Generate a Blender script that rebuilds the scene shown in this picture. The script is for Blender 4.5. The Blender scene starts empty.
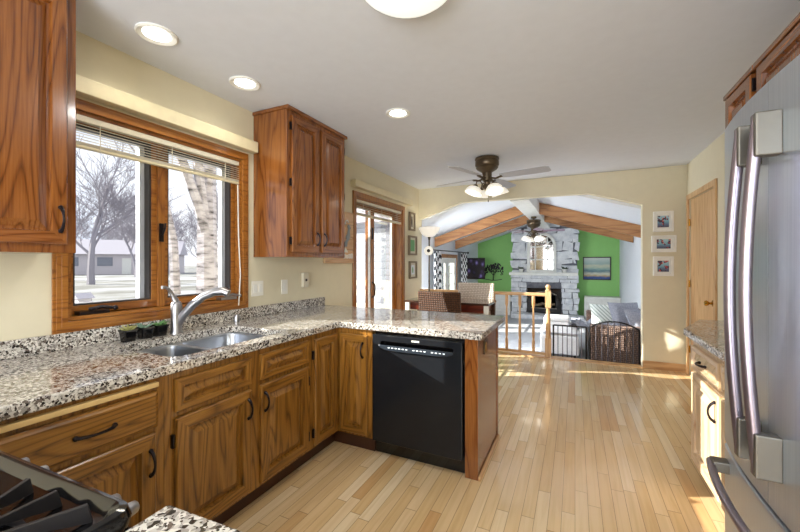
import bpy, bmesh, math, random
from mathutils import Vector, Matrix, noise
S = bpy.context.scene
COL = S.collection
PI = math.pi

# ------------------------------------------------------------------ camera
cam_d = bpy.data.cameras.new('camera')
cam = bpy.data.objects.new('camera', cam_d); COL.objects.link(cam)
cam.location = (0, 0, 1.298)
YAW = math.atan(175 / 366)
cam.rotation_euler = (PI / 2, 0, YAW)
cam_d.sensor_width = 36; cam_d.lens = 36 * 366 / 800
cam_d.shift_y = -4 / 800
cam_d.clip_start = .02; cam_d.clip_end = 400
S.camera = cam

# ------------------------------------------------------------------ world, sun, area lights, exposure
W = bpy.data.worlds.new('sky'); S.world = W; W.use_nodes = True
wn = W.node_tree.nodes; wl = W.node_tree.links
wn.clear()
w_out = wn.new('ShaderNodeOutputWorld'); w_bg = wn.new('ShaderNodeBackground')
w_tc = wn.new('ShaderNodeTexCoord'); w_n = wn.new('ShaderNodeTexNoise'); w_r = wn.new('ShaderNodeValToRGB')
w_n.inputs['Scale'].default_value = 3; w_n.inputs['Detail'].default_value = 5
w_r.color_ramp.elements[0].position = .35; w_r.color_ramp.elements[0].color = (.74, .80, .95, 1)
w_r.color_ramp.elements[1].position = .62; w_r.color_ramp.elements[1].color = (.93, .94, 1.0, 1)
wl.new(w_tc.outputs['Generated'], w_n.inputs['Vector']); wl.new(w_n.outputs['Fac'], w_r.inputs['Fac'])
wl.new(w_r.outputs['Color'], w_bg.inputs['Color']); wl.new(w_bg.outputs[0], w_out.inputs['Surface'])
w_bg.inputs['Strength'].default_value = 1.1

def light(name, kind, loc, energy, color=(1, 1, 1), **kw):
    d = bpy.data.lights.new(name, kind); d.energy = energy; d.color = color
    for k, v in kw.items():
        if k != 'aim': setattr(d, k, v)
    o = bpy.data.objects.new(name, d); COL.objects.link(o); o.location = loc
    if 'aim' in kw:
        o.rotation_euler = Vector(kw['aim']).to_track_quat('-Z', 'Y').to_euler()
    return o
light('sun', 'SUN', (-10, -4, 6), 13, (1, .95, .85), angle=.006, aim=(1, .43, -.426))
# fill light added behind the camera, set at an added unseen window
light('rear_fill_light', 'AREA', (-.5, -2.45, 1.35), 150, (.92, .96, 1.0), shape='RECTANGLE', size=2.3, size_y=1.9, aim=(0, 1, 0))
# fill light added in the hidden corner of the family room
light('family_fill_light', 'AREA', (-2.57, 5.64, 1.0), 85, (.88, .94, 1.0), shape='RECTANGLE', size=.28, size_y=.9, aim=(1, .6, -.6))
S.view_settings.view_transform = 'Standard'; S.view_settings.look = 'None'
S.view_settings.gamma = 1; S.view_settings.use_curve_mapping = False
S.view_settings.exposure = 0.24

# ------------------------------------------------------------------ node helpers / materials
def srgb(r, g, b):
    f = lambda c: (c / 255 / 12.92) if c / 255 <= .04045 else ((c / 255 + .055) / 1.055) ** 2.4
    return (f(r), f(g), f(b), 1)
class NT:
    def __init__(s, name):
        s.m = bpy.data.materials.new(name); s.m.use_nodes = True
        s.t = s.m.node_tree; s.n = s.t.nodes; s.b = s.n['Principled BSDF']; s.out = s.n['Material Output']
    def new(s, t, **kw):
        x = s.n.new('ShaderNode' + t)
        for k, v in kw.items():
            if hasattr(x, k): setattr(x, k, v)
            else: x.inputs[k].default_value = v
        return x
    def l(s, a, b): s.t.links.new(a, b)
    def set(s, **kw):
        for k, v in kw.items(): s.b.inputs[k.replace('_', ' ')].default_value = v
    def math(s, op, a, b=None, c=None):
        x = s.n.new('ShaderNodeMath'); x.operation = op
        for i, q in enumerate((a, b, c)):
            if q is None: continue
            if isinstance(q, (int, float)): x.inputs[i].default_value = q
            else: s.l(q, x.inputs[i])
        return x.outputs[0]
    def ramp(s, fac, stops, interp='LINEAR'):
        r = s.n.new('ShaderNodeValToRGB'); cr = r.color_ramp; cr.interpolation = interp
        while len(cr.elements) < len(stops): cr.elements.new(.5)
        for e, (p, c) in zip(cr.elements, stops): e.position = p; e.color = c
        s.l(fac, r.inputs['Fac']); return r.outputs['Color']
    def mix(s, fac, a, b, mode='MIX'):
        x = s.n.new('ShaderNodeMix'); x.data_type = 'RGBA'; x.blend_type = mode
        for i, q in ((0, fac), (6, a), (7, b)):
            if hasattr(q, 'is_linked'): s.l(q, x.inputs[i])
            else: x.inputs[i].default_value = q
        return x.outputs[2]
    def bump(s, h, strength=.3, dist=.01):
        x = s.n.new('ShaderNodeBump'); x.inputs['Strength'].default_value = strength; x.inputs['Distance'].default_value = dist
        s.l(h, x.inputs['Height']); s.l(x.outputs[0], s.b.inputs['Normal'])
    def coords(s, scale=(1, 1, 1), rnd=0, kind='Object'):
        tc = s.n.new('ShaderNodeTexCoord'); v = tc.outputs[kind]
        if rnd:
            oi = s.n.new('ShaderNodeObjectInfo'); a = s.n.new('ShaderNodeVectorMath'); a.operation = 'MULTIPLY_ADD'
            s.l(oi.outputs['Random'], a.inputs[0]); a.inputs[1].default_value = (rnd, rnd * 1.7, rnd * .6); s.l(v, a.inputs[2]); v = a.outputs[0]
        mp = s.n.new('ShaderNodeMapping'); mp.inputs['Scale'].default_value = scale
        s.l(v, mp.inputs['Vector']); return mp.outputs[0]

def plain(name, col, rough=.5, metal=0, **kw):
    t = NT(name); t.set(Base_Color=col, Roughness=rough, Metallic=metal); va = .015 if rough >= .75 else .05
    # faint procedural variation
    n = t.new('TexNoise', Scale=14.0, Detail=3.0); t.l(t.coords(), n.inputs['Vector'])
    c2 = tuple(min(1, x * (1 + va)) for x in col[:3]) + (1,); c1 = tuple(x * (1 - va) for x in col[:3]) + (1,)
    t.l(t.ramp(n.outputs['Fac'], [(.3, c1), (.7, c2)]), t.b.inputs['Base Color'])
    for k, v in kw.items(): t.b.inputs[k.replace('_', ' ')].default_value = v
    return t.m
def emit(name, col, strength):
    t = NT(name); t.set(Base_Color=(.8, .8, .8, 1), Emission_Color=col, Emission_Strength=strength); return t.m

def oak(name, light_c, mid_c, dark_c, axis='z', rough=.28, coat=.35, ring=9.0, amt=1.0):
    t = NT(name)
    sc = {'z': (5.0, 5.0, .55), 'y': (5.0, .55, 5.0), 'x': (.55, 5.0, 5.0)}[axis]
    v = t.coords(sc, rnd=23.0)
    n = t.new('TexNoise', Scale=1.0, Detail=2.0, Roughness=.45); t.l(v, n.inputs['Vector'])
    f = t.math('FRACT', t.math('MULTIPLY', n.outputs['Fac'], ring * 2.2))
    ringc = t.ramp(f, [(0, (0, 0, 0, 1)), (.10, (.5, .5, .5, 1)), (.35, (1, 1, 1, 1)), (.80, (.8, .8, .8, 1)), (1, (.05, .05, .05, 1))])
    sf = {'z': (150, 150, 5), 'y': (150, 5, 150), 'x': (5, 150, 150)}[axis]
    n2 = t.new('TexNoise', Scale=1.0, Detail=3.0, Roughness=.6); t.l(t.coords(sf, rnd=11.0), n2.inputs['Vector'])
    fine = t.ramp(n2.outputs['Fac'], [(.32, (0, 0, 0, 1)), (.6, (1, 1, 1, 1))])
    a = t.mix(.36, ringc, fine)
    base = t.ramp(a, [(0, dark_c), (.5, mid_c), (1, light_c)])
    n3 = t.new('TexNoise', Scale=1.3, Detail=1.0); t.l(t.coords((1, 1, 1), rnd=5.0), n3.inputs['Vector'])
    var = t.ramp(n3.outputs['Fac'], [(.3, (.86, .84, .82, 1)), (.7, (1.0, 1.0, 1.0, 1))])
    t.l(t.mix(1.0, base, var, 'MULTIPLY'), t.b.inputs['Base Color'])
    t.set(Roughness=rough, Coat_Weight=coat, Coat_Roughness=.12)
    t.bump(n2.outputs['Fac'], .06, .003)
    return t.m
M = {}
OD, OM, OL = srgb(62, 36, 10), srgb(128, 84, 28), srgb(162, 114, 48)
for ax in 'xyz':
    M['oak_' + ax] = oak('honey_oak_' + ax, OL, OM, OD, ax)
    M['oak_up_' + ax] = oak('upper_oak_' + ax, srgb(146, 90, 40), srgb(120, 68, 26), srgb(72, 36, 12), ax, rough=.22, coat=.5)
    M['oak_trim_' + ax] = oak('trim_oak_' + ax, srgb(170, 112, 46), srgb(146, 88, 30), srgb(100, 54, 18), ax, rough=.3)
    M['pale_oak_' + ax] = oak('pale_oak_' + ax, srgb(222, 184, 136), srgb(204, 160, 110), srgb(174, 126, 80), ax, rough=.35, ring=5)
    M['beam_' + ax] = oak('beam_wood_' + ax, srgb(178, 128, 80), srgb(152, 102, 58), srgb(112, 70, 38), ax, rough=.5, coat=0, ring=4)
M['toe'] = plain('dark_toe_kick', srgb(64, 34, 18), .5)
M['bronze'] = plain('bronze_pull', srgb(44, 38, 40), .3, .8)
M['fan_bronze'] = plain('antique_bronze', srgb(92, 78, 60), .35, .7)
M['brass'] = plain('brass', srgb(196, 150, 60), .25, 1)
M['steel'] = plain('brushed_nickel', srgb(164, 164, 168), .34, 1)
M['sinksteel'] = plain('sink_steel', srgb(198, 202, 208), .33, 1)
M['bowlsteel'] = plain('sink_bowl_steel', srgb(164, 168, 176), .28, 1)
M['black'] = plain('black_enamel', srgb(14, 13, 14), .12)
M['iron'] = plain('cast_iron', srgb(34, 32, 34), .42)
M['blackmetal'] = plain('black_metal', srgb(26, 24, 26), .4, .3)
M['white'] = plain('white_paint', srgb(232, 232, 226), .4)
M['whiteplastic'] = plain('white_plastic', srgb(238, 236, 226), .35)
M['cream'] = plain('cream_valance', srgb(222, 212, 178), .5)
M['slat'] = plain('blind_slat', srgb(214, 208, 190), .45)
M['rubber'] = plain('dark_gasket', srgb(48, 42, 40), .5)
M['wall'] = plain('beige_paint', srgb(218, 210, 184), .8)
M['wallwarm'] = M['wall']
M['wallwhite'] = plain('pale_grey_paint', srgb(226, 230, 236), .8)
M['green'] = plain('green_paint', srgb(148, 204, 120), .75)
M['ceil'] = plain('ceiling_paint', srgb(218, 223, 232), .9)
M['dw'] = plain('dishwasher_black', srgb(29, 31, 35), .10, 0, Specular_IOR_Level=.3)
M['dwlight'] = plain('dishwasher_panel', srgb(52, 60, 70), .25, .3)
M['cutting'] = plain('maple_board', srgb(222, 188, 128), .5)
M['marks'] = emit('panel_marks', (.7, .85, 1, 1), .9)

def granite():
    t = NT('speckled_granite')
    n = t.new('TexNoise', Scale=40.0, Detail=2.0)
    v0 = t.coords(); t.l(v0, n.inputs['Vector'])
    a = t.new('VectorMath'); a.operation = 'MULTIPLY_ADD'
    t.l(n.outputs['Color'], a.inputs[0]); a.inputs[1].default_value = (.014, .014, .014); t.l(v0, a.inputs[2])
    v = t.new('TexVoronoi', Scale=120.0); t.l(a.outputs[0], v.inputs['Vector'])
    sp = t.new('SeparateColor'); t.l(v.outputs['Color'], sp.inputs[0])
    c = t.ramp(sp.outputs[0], [(0, srgb(44, 38, 36)), (.08, srgb(110, 100, 92)), (.22, srgb(160, 154, 148)), (.45, srgb(200, 196, 188)), (.70, srgb(226, 222, 214))], 'CONSTANT')
    n2 = t.new('TexNoise', Scale=9.0, Detail=3.0); t.l(v0, n2.inputs['Vector'])
    c2 = t.mix(1.0, c, t.ramp(n2.outputs['Fac'], [(.3, (.84, .83, .82, 1)), (.7, (1, 1, 1, 1))]), 'MULTIPLY')
    v2 = t.new('TexVoronoi', Scale=260.0); t.l(v0, v2.inputs['Vector'])
    sp2 = t.new('SeparateColor'); t.l(v2.outputs['Color'], sp2.inputs[0])
    k = t.math('LESS_THAN', sp2.outputs[1], .11)
    t.l(t.mix(k, c2, srgb(52, 44, 40)), t.b.inputs['Base Color'])
    t.set(Roughness=.10, Coat_Weight=.3, Coat_Roughness=.03)
    return t.m
M['granite'] = granite()

def planks():
    t = NT('maple_strip_floor')
    tc = t.new('TexCoord'); sp = t.new('SeparateXYZ'); t.l(tc.outputs['Object'], sp.inputs[0])
    X, Y = sp.outputs[0], sp.outputs[1]
    rx = t.math('DIVIDE', X, .062); row = t.math('FLOOR', rx); fx = t.math('FRACT', rx)
    w = t.new('TexWhiteNoise', noise_dimensions='1D'); t.l(row, w.inputs['W'])
    ly = t.math('DIVIDE', t.math('ADD', Y, t.math('MULTIPLY', w.outputs['Value'], 7.3)), .82)
    pl = t.math('FLOOR', ly); fy = t.math('FRACT', ly)
    cb = t.new('CombineXYZ'); t.l(row, cb.inputs[0]); t.l(pl, cb.inputs[1])
    w2 = t.new('TexWhiteNoise', noise_dimensions='2D'); t.l(cb.outputs[0], w2.inputs['Vector'])
    base = t.ramp(w2.outputs['Value'], [(0, srgb(208, 166, 114)), (.10, srgb(220, 188, 140)), (.5, srgb(226, 198, 154)), (.85, srgb(232, 208, 168)), (1, srgb(238, 220, 186))])
    mp = t.new('Mapping'); mp.inputs['Scale'].default_value = (42, 2.2, 1)
    off = t.new('VectorMath'); off.operation = 'MULTIPLY_ADD'; t.l(w2.outputs['Color'], off.inputs[0]); off.inputs[1].default_value = (9, 9, 0); t.l(tc.outputs['Object'], off.inputs[2])
    t.l(off.outputs[0], mp.inputs['Vector'])
    n = t.new('TexNoise', Scale=1.0, Detail=4.0, Distortion=.6); t.l(mp.outputs[0], n.inputs['Vector'])
    c = t.mix(1.0, base, t.ramp(n.outputs['Fac'], [(.28, (.87, .83, .77, 1)), (.6, (1, 1, 1, 1))]), 'MULTIPLY')
    gx = t.math('MINIMUM', fx, t.math('SUBTRACT', 1.0, fx)); gy = t.math('MINIMUM', fy, t.math('SUBTRACT', 1.0, fy))
    g = t.math('MAXIMUM', t.math('LESS_THAN', gx, .022), t.math('LESS_THAN', gy, .0022))
    t.l(t.mix(t.math('MULTIPLY', g, .6), c, srgb(104, 66, 34)), t.b.inputs['Base Color'])
    t.set(Roughness=.2, Coat_Weight=.5, Coat_Roughness=.1)
    return t.m
M['floor'] = planks()

def carpet():
    t = NT('grey_carpet'); n = t.new('TexNoise', Scale=160.0, Detail=2.0); t.l(t.coords(), n.inputs['Vector'])
    t.l(t.ramp(n.outputs['Fac'], [(.3, srgb(168, 172, 180)), (.7, srgb(206, 208, 212))]), t.b.inputs['Base Color'])
    t.set(Roughness=.95); t.bump(n.outputs['Fac'], .4, .01); return t.m
M['carpet'] = carpet()

def glass():
    t = NT('clear_glass')
    tr = t.new('BsdfTransparent'); tr.inputs['Color'].default_value = (.97, .98, .98, 1)
    gl = t.new('BsdfGlossy'); gl.inputs['Roughness'].default_value = .02
    lw = t.new('LayerWeight'); lw.inputs['Blend'].default_value = .12
    mx = t.new('MixShader'); t.l(t.math('MULTIPLY', lw.outputs['Fresnel'], .6), mx.inputs[0]); t.l(tr.outputs[0], mx.inputs[1]); t.l(gl.outputs[0], mx.inputs[2])
    t.l(mx.outputs[0], t.out.inputs['Surface']); return t.m
M['glass'] = glass()

def stone(name, a, b, sc=7.0):
    t = NT(name); n = t.new('TexNoise', Scale=sc, Detail=6.0, Roughness=.65); t.l(t.coords(rnd=9.0), n.inputs['Vector'])
    t.l(t.ramp(n.outputs['Fac'], [(.3, a), (.65, b)]), t.b.inputs['Base Color'])
    t.set(Roughness=.9); t.bump(n.outputs['Fac'], .6, .03); return t.m
M['stone'] = stone('whitewashed_stone', srgb(200, 204, 212), srgb(240, 242, 244))
M['mortar'] = stone('stone_joint', srgb(84, 86, 96), srgb(130, 132, 140))

def steelbrush():
    t = NT('stainless_door'); n = t.new('TexNoise', Scale=1.0, Detail=3.0); t.l(t.coords((2, 500, 2)), n.inputs['Vector'])
    t.l(t.ramp(n.outputs['Fac'], [(.3, srgb(184, 194, 206)), (.7, srgb(202, 210, 220))]), t.b.inputs['Base Color'])
    t.set(Metallic=.9, Roughness=.3); t.l(t.ramp(n.outputs['Fac'], [(0, (.26, .26, .26, 1)), (1, (.36, .36, .36, 1))]), t.b.inputs['Roughness']); return t.m
M['stainless'] = steelbrush()
M['mount'] = plain('mount_grey', srgb(116, 112, 104), .4, .7)
M['handle_metal'] = plain('dark_steel_handle', srgb(150, 140, 150), .28, .9)

def wicker(name, a, b):
    t = NT(name); v = t.coords((1, 1, 1)); sp = t.new('SeparateXYZ'); t.l(v, sp.inputs[0])
    xx = t.math('MULTIPLY', t.math('ADD', sp.outputs[0], sp.outputs[1]), 46.0); zz = t.math('MULTIPLY', sp.outputs[2], 40.0)
    par = t.math('MODULO', t.math('ADD', t.math('FLOOR', xx), t.math('FLOOR', zz)), 2.0)
    h1 = t.math('ABSOLUTE', t.math('SINE', t.math('MULTIPLY', xx, PI))); h2 = t.math('ABSOLUTE', t.math('SINE', t.math('MULTIPLY', zz, PI)))
    h = t.math('MULTIPLY', h1, h2)
    n = t.new('TexNoise', Scale=55.0, Detail=2.0); t.l(v, n.inputs['Vector'])
    hh = t.math('MULTIPLY', t.math('ADD', h, t.math('MULTIPLY', par, .25)), t.math('ADD', n.outputs['Fac'], .45))
    t.l(t.ramp(hh, [(.05, a), (.8, b)]), t.b.inputs['Base Color']); t.set(Roughness=.6); t.bump(hh, .8, .02); return t.m
M['wicker'] = wicker('brown_wicker', srgb(22, 11, 6), srgb(104, 64, 36))
M['wickerwhite'] = wicker('whitewashed_wicker', srgb(178, 152, 128), srgb(250, 240, 228))
M['wickersofa'] = wicker('sofa_weave', srgb(92, 72, 64), srgb(164, 134, 118))

def fabric(name, a, b, sc=60.0, bump=.3):
    t = NT(name); n = t.new('TexNoise', Scale=sc, Detail=3.0); t.l(t.coords(), n.inputs['Vector'])
    t.l(t.ramp(n.outputs['Fac'], [(.3, a), (.7, b)]), t.b.inputs['Base Color']); t.set(Roughness=.95); t.bump(n.outputs['Fac'], bump, .01); return t.m
M['greyfab'] = fabric('grey_upholstery', srgb(138, 140, 152), srgb(168, 170, 182))
M['throw'] = fabric('grey_throw', srgb(132, 136, 150), srgb(172, 176, 188), 90)
M['whitefab'] = fabric('white_upholstery', srgb(226, 226, 228), srgb(246, 246, 246))
def striped():
    t = NT('striped_fabric'); sp = t.new('SeparateXYZ'); t.l(t.coords(), sp.inputs[0])
    f = t.math('FRACT', t.math('MULTIPLY', t.math('ADD', sp.outputs[0], sp.outputs[2]), 17.0))
    t.l(t.mix(t.math('GREATER_THAN', f, .62), srgb(232, 236, 230), srgb(168, 180, 172)), t.b.inputs['Base Color']); t.set(Roughness=.9); return t.m
M['striped'] = striped()
def chevron():
    t = NT('zigzag_curtain'); sp = t.new('SeparateXYZ'); t.l(t.coords(), sp.inputs[0])
    tri = t.math('ABSOLUTE', t.math('SUBTRACT', t.math('FRACT', t.math('MULTIPLY', sp.outputs[1], 5.0)), .5))
    f = t.math('FRACT', t.math('ADD', t.math('MULTIPLY', sp.outputs[2], 6.0), t.math('MULTIPLY', tri, 1.6)))
    t.l(t.mix(t.math('GREATER_THAN', f, .55), srgb(236, 238, 240), srgb(40, 42, 50)), t.b.inputs['Base Color']); t.set(Roughness=.9); return t.m
M['zigzag'] = chevron()

# ------------------------------------------------------------------ mesh builder
class MB:
    def __init__(s): s.v = []; s.f = []; s.mi = []; s.m = 0
    def face(s, ids): s.f.append(tuple(ids)); s.mi.append(s.m)
    def add(s, vs, fs):
        b = len(s.v); s.v += [Vector(p) for p in vs]
        for f in fs: s.face([b + i for i in f])
        return b
    def box(s, x0, x1, y0, y1, z0, z1):
        s.add([(x0, y0, z0), (x1, y0, z0), (x1, y1, z0), (x0, y1, z0), (x0, y0, z1), (x1, y0, z1), (x1, y1, z1), (x0, y1, z1)],
              [(0, 3, 2, 1), (4, 5, 6, 7), (0, 1, 5, 4), (1, 2, 6, 5), (2, 3, 7, 6), (3, 0, 4, 7)]); return s
    def obox(s, c, U, V, N, a, b, d):
        c, U, V, N = Vector(c), Vector(U) * a / 2, Vector(V) * b / 2, Vector(N) * d / 2
        vs = [c + sx * U + sy * V + sz * N for sz in (-1, 1) for sx, sy in ((-1, -1), (1, -1), (1, 1), (-1, 1))]
        s.add(vs, [(0, 3, 2, 1), (4, 5, 6, 7), (0, 1, 5, 4), (1, 2, 6, 5), (2, 3, 7, 6), (3, 0, 4, 7)]); return s
    def bar(s, p0, p1, w, h, up=(0, 0, 1)):
        p0, p1 = Vector(p0), Vector(p1); d = p1 - p0; L = d.length; d /= L
        side = d.cross(Vector(up)).normalized(); u = side.cross(d)
        return s.obox((p0 + p1) / 2, d, side, u, L, w, h)
    def prism(s, poly, plane, a0, a1):
        n = len(poly)
        mp = {'xy': lambda p, a: (p[0], p[1], a), 'xz': lambda p, a: (p[0], a, p[1]), 'yz': lambda p, a: (a, p[0], p[1])}[plane]
        b = s.add([mp(p, a0) for p in poly] + [mp(p, a1) for p in poly], [])
        s.face([b + i for i in range(n)]); s.face([b + n + i for i in reversed(range(n))])
        for i in range(n): j = (i + 1) % n; s.face([b + i, b + j, b + n + j, b + n + i])
        return s
    def loft(s, rings, cap0=True, cap1=True, closed=True):
        n = len(rings[0]); b = len(s.v)
        for r in rings: s.v += [Vector(p) for p in r]
        for k in range(len(rings) - 1):
            for i in range(n if closed else n - 1):
                j = (i + 1) % n
                s.face([b + k * n + i, b + k * n + j, b + (k + 1) * n + j, b + (k + 1) * n + i])
        if cap0: s.face([b + i for i in reversed(range(n))])
        if cap1: s.face([b + (len(rings) - 1) * n + i for i in range(n)])
        return s
    def tube(s, pts, r, seg=8, flat=1.0):
        pts = [Vector(p) for p in pts]; n = len(pts)
        rs = r if isinstance(r, (list, tuple)) else [r] * n
        rings = []; prev = None
        for i, p in enumerate(pts):
            d = (pts[min(i + 1, n - 1)] - pts[max(i - 1, 0)])
            d = d.normalized() if d.length > 1e-9 else Vector((0, 0, 1))
            if prev is None:
                a = Vector((0, 0, 1)) if abs(d.z) < .9 else Vector((1, 0, 0))
                prev = (a - d * a.dot(d)).normalized()
            else:
                q = prev - d * prev.dot(d); prev = q.normalized() if q.length > 1e-6 else prev
            w = d.cross(prev)
            rings.append([p + (prev * math.cos(2 * PI * k / seg) + w * math.sin(2 * PI * k / seg) * flat) * rs[i] for k in range(seg)])
        return s.loft(rings)
    def lathe(s, prof, c=(0, 0, 0), seg=20, axis=(0, 0, 1), cap0=True, cap1=True):
        A = Vector(axis).normalized(); a = Vector((1, 0, 0)) if abs(A.x) < .9 else Vector((0, 1, 0))
        U = (a - A * a.dot(A)).normalized(); Wd = A.cross(U); c = Vector(c)
        return s.loft([[c + A * z + (U * math.cos(2 * PI * k / seg) + Wd * math.sin(2 * PI * k / seg)) * max(r, 1e-4) for k in range(seg)] for r, z in prof], cap0, cap1)
    def ball(s, c, rx, ry=None, rz=None, seg=14, rows=8):
        ry = rx if ry is None else ry; rz = rx if rz is None else rz; c = Vector(c)
        rings = []
        for i in range(rows + 1):
            t = -PI / 2 + PI * i / rows; q = max(math.cos(t), 1e-3)
            rings.append([c + Vector((rx * q * math.cos(2 * PI * k / seg), ry * q * math.sin(2 * PI * k / seg), rz * math.sin(t))) for k in range(seg)])
        return s.loft(rings)
    def pillow(s, c, U, V, N, a, b, d, n=10):
        c, U, V, N = map(Vector, (c, U, V, N)); b0 = len(s.v); grid = {}
        for sd in (1, -1):
            for i in range(n + 1):
                for j in range(n + 1):
                    x, y = 2 * i / n - 1, 2 * j / n - 1
                    h = (max(0, 1 - x ** 4) * max(0, 1 - y ** 4)) ** .5
                    px, py = x * (1 - .05 * (1 - y * y)), y * (1 - .05 * (1 - x * x))
                    s.v.append(c + U * px * a / 2 + V * py * b / 2 + N * sd * h * d / 2)
        m = (n + 1) ** 2
        for k in (0, 1):
            for i in range(n):
                for j in range(n):
                    q = [b0 + k * m + i * (n + 1) + j, b0 + k * m + (i + 1) * (n + 1) + j, b0 + k * m + (i + 1) * (n + 1) + j + 1, b0 + k * m + i * (n + 1) + j + 1]
                    s.face(q if k == 0 else q[::-1])
        return s
    def plate(s, outer, holes, plane, a0, a1):
        bm = bmesh.new()
        mp = {'xy': lambda p, a: (p[0], p[1], a), 'xz': lambda p, a: (p[0], a, p[1]), 'yz': lambda p, a: (a, p[0], p[1])}[plane]
        es = []
        for loop in [outer] + holes:
            vs = [bm.verts.new(mp(p, a0)) for p in loop]
            for i in range(len(vs)): es.append(bm.edges.new((vs[i], vs[(i + 1) % len(vs)])))
        bmesh.ops.triangle_fill(bm, use_beauty=True, use_dissolve=False, edges=es)
        r = bmesh.ops.extrude_face_region(bm, geom=bm.faces[:])
        dv = Vector(mp((0, 0), a1)) - Vector(mp((0, 0), a0))
        bmesh.ops.translate(bm, verts=[g for g in r['geom'] if isinstance(g, bmesh.types.BMVert)], vec=dv)
        bm.verts.index_update(); b = len(s.v)
        s.v += [v.co.copy() for v in bm.verts]
        for f in bm.faces: s.face([b + v.index for v in f.verts])
        bm.free(); return s
    def build(s, name, mat, parent=None, bevel=0, smooth=False, local=False, seg=2):
        off = Vector((0, 0, 0))
        if parent is not None and not local:
            p = parent
            while p: off += p.location; p = p.parent
        me = bpy.data.meshes.new(name)
        me.from_pydata([v - off for v in s.v], [], s.f)
        mats = mat if isinstance(mat, (list, tuple)) else [mat]
        for m in mats: me.materials.append(m)
        me.polygons.foreach_set('material_index', s.mi)
        bm = bmesh.new(); bm.from_mesh(me)
        bmesh.ops.remove_doubles(bm, verts=bm.verts, dist=1e-5)
        bmesh.ops.recalc_face_normals(bm, faces=bm.faces); bm.to_mesh(me); bm.free()
        if smooth:
            me.polygons.foreach_set('use_smooth', [True] * len(me.polygons))
            try: me.set_sharp_from_angle(angle=math.radians(42))
            except Exception: pass
        o = bpy.data.objects.new(name, me); COL.objects.link(o)
        if parent is not None: o.parent = parent
        if bevel:
            b = o.modifiers.new('bevel', 'BEVEL'); b.width = bevel; b.segments = seg; b.limit_method = 'ANGLE'; b.angle_limit = math.radians(38)
        return o

def thing(name, label, cat, loc=(0, 0, 0), rz=0, group=None):
    o = bpy.data.objects.new(name, None); COL.objects.link(o); o.empty_display_size = .1
    o.location = loc; o.rotation_euler = (0, 0, rz); return tag(o, label, cat, group)
def tag(o, label, cat, group=None, kind=None):
    o['label'] = label; o['category'] = cat
    if group: o['group'] = group
    if kind: o['kind'] = kind
    return o
def struct(o, label=None, cat=None):
    o['kind'] = 'structure'
    if label: o['label'] = label
    if cat: o['category'] = cat
    return o
def sempty(name, loc):
    o = bpy.data.objects.new(name, None); COL.objects.link(o); o.location = loc; o['kind'] = 'structure'; return o
def rect(x0, x1, y0, y1): return [(x0, y0), (x1, y0), (x1, y1), (x0, y1)]
def rrect(x0, x1, y0, y1, r, n=5):
    out = []
    for cx, cy, a in ((x1 - r, y1 - r, 0), (x0 + r, y1 - r, 90), (x0 + r, y0 + r, 180), (x1 - r, y0 + r, 270)):
        for k in range(n + 1):
            t = math.radians(a + 90 * k / n); out.append((cx + r * math.cos(t), cy + r * math.sin(t)))
    return out
# raised-panel door / drawer front: o = lower corner on the carcass face
def panel_mb(o, U, N, w, h, t=.02, fw=.055, raised=True):
    o, U, N = Vector(o), Vector(U), Vector(N); V = Vector((0, 0, 1)); mb = MB()
    if raised: rings = [(0, 0), (0, t - .005), (.005, t), (fw, t), (fw + .003, t - .017), (fw + .012, t - .017), (fw + .042, t - .001)]
    else: rings = [(0, 0), (0, t - .009), (.007, t - .006), (.013, t)]
    n = len(rings)
    for ins, d in rings:
        for a, b in ((ins, ins), (w - ins, ins), (w - ins, h - ins), (ins, h - ins)):
            mb.v.append(o + U * a + V * b + N * d)
    for k in range(n - 1):
        for i in range(4):
            j = (i + 1) % 4
            mb.m = (1 if i in (0, 2) and k < 3 else 0) if raised else 1
            mb.face([k * 4 + i, k * 4 + j, k * 4 + 4 + j, k * 4 + 4 + i])
    mb.m = 0 if raised else 1
    mb.face([(n - 1) * 4 + i for i in range(4)]); mb.face([3, 2, 1, 0]); return mb
def pull(parent, p, axis, N, L=.095):
    p, A, N = Vector(p), Vector(axis), Vector(N); mb = MB(); pts = []; rs = []
    for k in range(13):
        t = k / 12; a = (t - .5) * L; out = .004 + .026 * math.sin(PI * t) ** .6
        pts.append(p + A * a + N * out); rs.append(.0075 - .0028 * math.sin(PI * t))
    mb.tube(pts, rs, 8)
    for sgn in (-1, 1): mb.ball(p + A * sgn * L * .5 + N * .004, .009, .009, .009, 8, 6)
    return mb.build('handle', M['bronze'], parent, smooth=True)
def hinge(parent, p, N, U):
    mb = MB(); mb.obox(Vector(p) + Vector(N) * .006, U, (0, 0, 1), N, .012, .055, .012); mb.tube([Vector(p) + Vector(N) * .012 + Vector((0, 0, z)) for z in (-.028, .028)], .005, 6)
    return mb.build('hinge', M['bronze'], parent)
def door_part(parent, o, U, N, w, h, pre='oak_', name='door', fw=.055, handle=None, hl=.095, raised=True, ax=None):
    U = Vector(U); hx = 'x' if abs(U.x) > .5 else 'y'
    d = panel_mb(o, U, N, w, h, fw=fw, raised=raised).build(name, [M[pre + 'z'], M[pre + hx]], parent)
    if handle:
        (a, b), axis = handle
        pull(d, Vector(o) + U * a + Vector((0, 0, b)) + Vector(N) * .02, axis, N, hl)
    return d

WX, RX, BY, CZ, FZ = -2.22, 1.184, 5.33, 2.44, -.18
FLX, FRX, FAR = -2.6, 1.02, 10.8
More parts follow.
